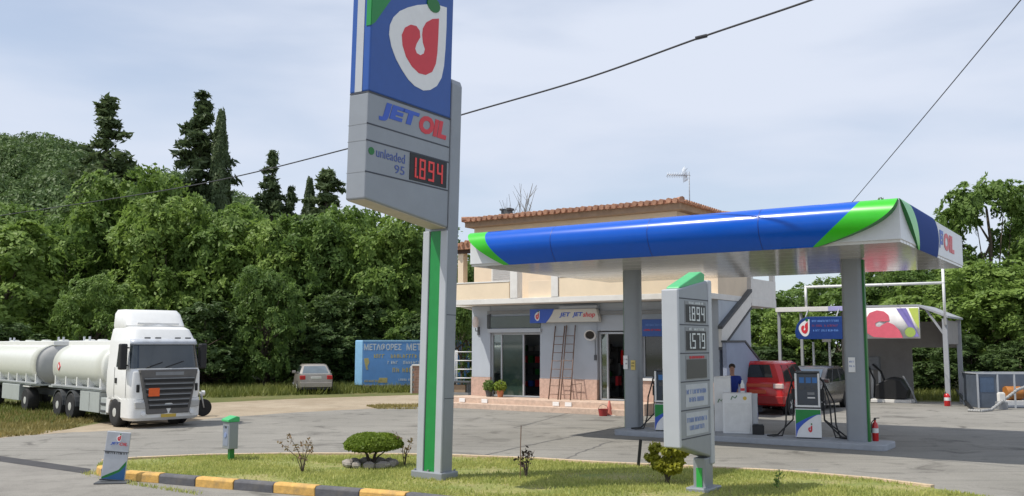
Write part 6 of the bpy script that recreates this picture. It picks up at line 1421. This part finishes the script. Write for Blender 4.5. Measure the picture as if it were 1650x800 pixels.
# ------------------------------------------------------------------ attendant behind the cabinets
pp = at(1180, 610, 26.35); pers = thing('person', 'person in a royal blue shirt standing behind the white cabinets, forearm held forward', 'person', (pp.x, 26.35, .15), R(-14))
def skinned(name, parent, pts, edges, root, m, lev=1):
    me = bpy.data.meshes.new(name); me.from_pydata([p[:3] for p in pts], edges, []); me.materials.append(m)
    o = bpy.data.objects.new(name, me); COL.objects.link(o); o.parent = parent
    s = o.modifiers.new('skin', 'SKIN'); s.use_smooth_shade = True
    for i, p in enumerate(pts):
        r = p[3]; me.skin_vertices[0].data[i].radius = r if isinstance(r, tuple) else (r, r)
        me.skin_vertices[0].data[i].use_root = (i == root)
    sb = o.modifiers.new('sub', 'SUBSURF'); sb.levels = lev; sb.render_levels = lev; return o
B_ = [(0, 0, .95, (.15, .11)), (0, 0, 1.15, (.14, .10)), (0, 0, 1.36, (.16, .11)), (0, -.01, 1.47, (.07, .065)), (0, -.015, 1.54, (.055, .055)), (0, -.025, 1.60, (.075, .09)), (0, -.02, 1.68, (.08, .10)), (0, -.01, 1.76, (.06, .07)),
      (.18, 0, 1.40, .06), (.25, -.03, 1.13, .045), (.30, -.25, 1.10, .035), (.31, -.33, 1.10, (.04, .02)),
      (-.18, 0, 1.40, .06), (-.25, .02, 1.13, .045), (-.26, -.12, .90, .035), (-.26, -.16, .82, (.02, .04)),
      (.09, 0, .85, .085), (.10, -.01, .48, .06), (.10, .02, .10, .045), (.11, -.12, .04, .04), (-.09, 0, .85, .085), (-.10, -.01, .48, .06), (-.10, .02, .10, .045), (-.11, -.12, .04, .04)]
E_ = [(0, 1), (1, 2), (2, 3), (3, 4), (4, 5), (5, 6), (6, 7), (2, 8), (8, 9), (9, 10), (10, 11), (2, 12), (12, 13), (13, 14), (14, 15), (0, 16), (16, 17), (17, 18), (18, 19), (0, 20), (20, 21), (21, 22), (22, 23)]
for base, sx_, dirv in ((11, 1, Vector((.02, -1, 0))), (15, -1, Vector((0, -.45, -.9)))):
    b = Vector(B_[base][:3]); n0 = len(B_)
    for k in range(4):
        off = Vector(((k - 1.5) * .02 if base == 11 else 0, 0 if base == 11 else (k - 1.5) * .02, 0)); l = (.065, .08, .075, .06)[k]
        m1 = b + off + dirv.normalized() * l * .6; m2 = m1 + (dirv.normalized() * .7 + Vector((0, 0, -.5))).normalized() * l * .5
        i = len(B_); B_.append((*m1, .0085)); B_.append((*m2, .0075)); E_ += [(base, i), (i, i + 1)]
    i = len(B_); t1 = b + Vector((-.035 * sx_, -.01, .02)); B_.append((*t1, .010)); B_.append((*(t1 + dirv.normalized() * .035), .009)); E_ += [(base, i), (i, i + 1)]
body = skinned('body', pers, B_, E_, 0, skin)
SHIRT = mat('shirt_blue', (.012, .035, .26), .75, var=.12, vs=8)
skinned('shirt', pers, [(0, 0, .90, (.175, .135)), (0, 0, 1.15, (.17, .13)), (0, 0, 1.36, (.19, .135)), (0, -.005, 1.46, (.09, .085)), (.19, 0, 1.41, .078), (.245, -.02, 1.20, .068), (-.19, 0, 1.41, .078), (-.245, .01, 1.20, .068)], [(0, 1), (1, 2), (2, 3), (2, 4), (4, 5), (2, 6), (6, 7)], 0, SHIRT)
skinned('trousers', pers, [(0, 0, .96, (.165, .125)), (.095, 0, .84, .10), (.10, -.01, .48, .078), (.10, .02, .08, .07), (-.095, 0, .84, .10), (-.10, -.01, .48, .078), (-.10, .02, .08, .07)], [(0, 1), (1, 2), (2, 3), (0, 4), (4, 5), (5, 6)], 0, mat('trousers_dark', (.03, .03, .045), .8))
mb = MB(); mb.lathe([(.088, -.01), (.092, .03), (.075, .08), (.04, .105), (0, .112)], mat('hair_dark', (.03, .018, .012), .8), (0, .005, 1.70), 16); mb.build('hair', pers)
mb = MB(); mb.add([(-.012, -.115, 1.645), (.012, -.115, 1.645), (0, -.145, 1.645), (0, -.112, 1.69)], [(0, 1, 2), (0, 2, 3), (1, 3, 2), (0, 3, 1)], skin)
mb.build('nose', body)
mb = MB()
for s in (-1, 1): mb.lathe([(0, -.012), (.012, -.004), (0, .008)], black, (s * .032, -.108, 1.69), 8, 'y')
mb.box(-.025, .025, -.112, -.10, 1.612, 1.62, mat('lips', (.30, .10, .09), .6)); mb.build('eye', body)
for s in (-1, 1):
    mb = MB(); mb.box(min(s * .05, s * .13), max(s * .05, s * .13), -.16, .08, 0, .07, black); mb.build('shoe', pers, bevel=.02)

# ------------------------------------------------------------------ overhead cables
def cable(pts, r, label, bump=None):
    P_ = [at(*p) for p in pts]; Q_ = []
    for i in range(len(P_) - 1):
        p0 = P_[max(i - 1, 0)]; p1 = P_[i]; p2 = P_[i + 1]; p3 = P_[min(i + 2, len(P_) - 1)]
        for k in range(12):
            t_ = k / 12; Q_.append(.5 * ((2 * p1) + (p2 - p0) * t_ + (2 * p0 - 5 * p1 + 4 * p2 - p3) * t_ ** 2 + (3 * p1 - p0 - 3 * p2 + p3) * t_ ** 3))
    Q_.append(P_[-1]); mb = MB(); mb.tube(Q_, r, mat('cable_dark', (.035, .035, .04), .6), 7)
    if bump: c = at(*bump); mb.tube([c - Vector((.12, 0, .03)), c + Vector((.12, 0, .03))], r * 1.9, mat('cable_dark', (.035, .035, .04)), 8)
    o = mb.build('overhead_cable'); tag(o, label, 'cable')
cable([(-260, 388, 58), (0, 348, 50), (300, 301, 38), (560, 240, 29.5), (745, 185, 25.2), (940, 128, 21.8), (1128, 61, 19.2), (1305, 1, 17.2), (1500, -72, 15.4)], .022, 'long dark overhead cable running from the woods behind the big sign and up', (1130, 60, 19.1))
cable([(1330, 376, 44), (1378, 320, 36), (1470, 211, 27), (1560, 103, 22), (1645, 0, 18.7), (1720, -92, 16.5)], .013, 'thin overhead cable rising steeply to the right from behind the canopy')
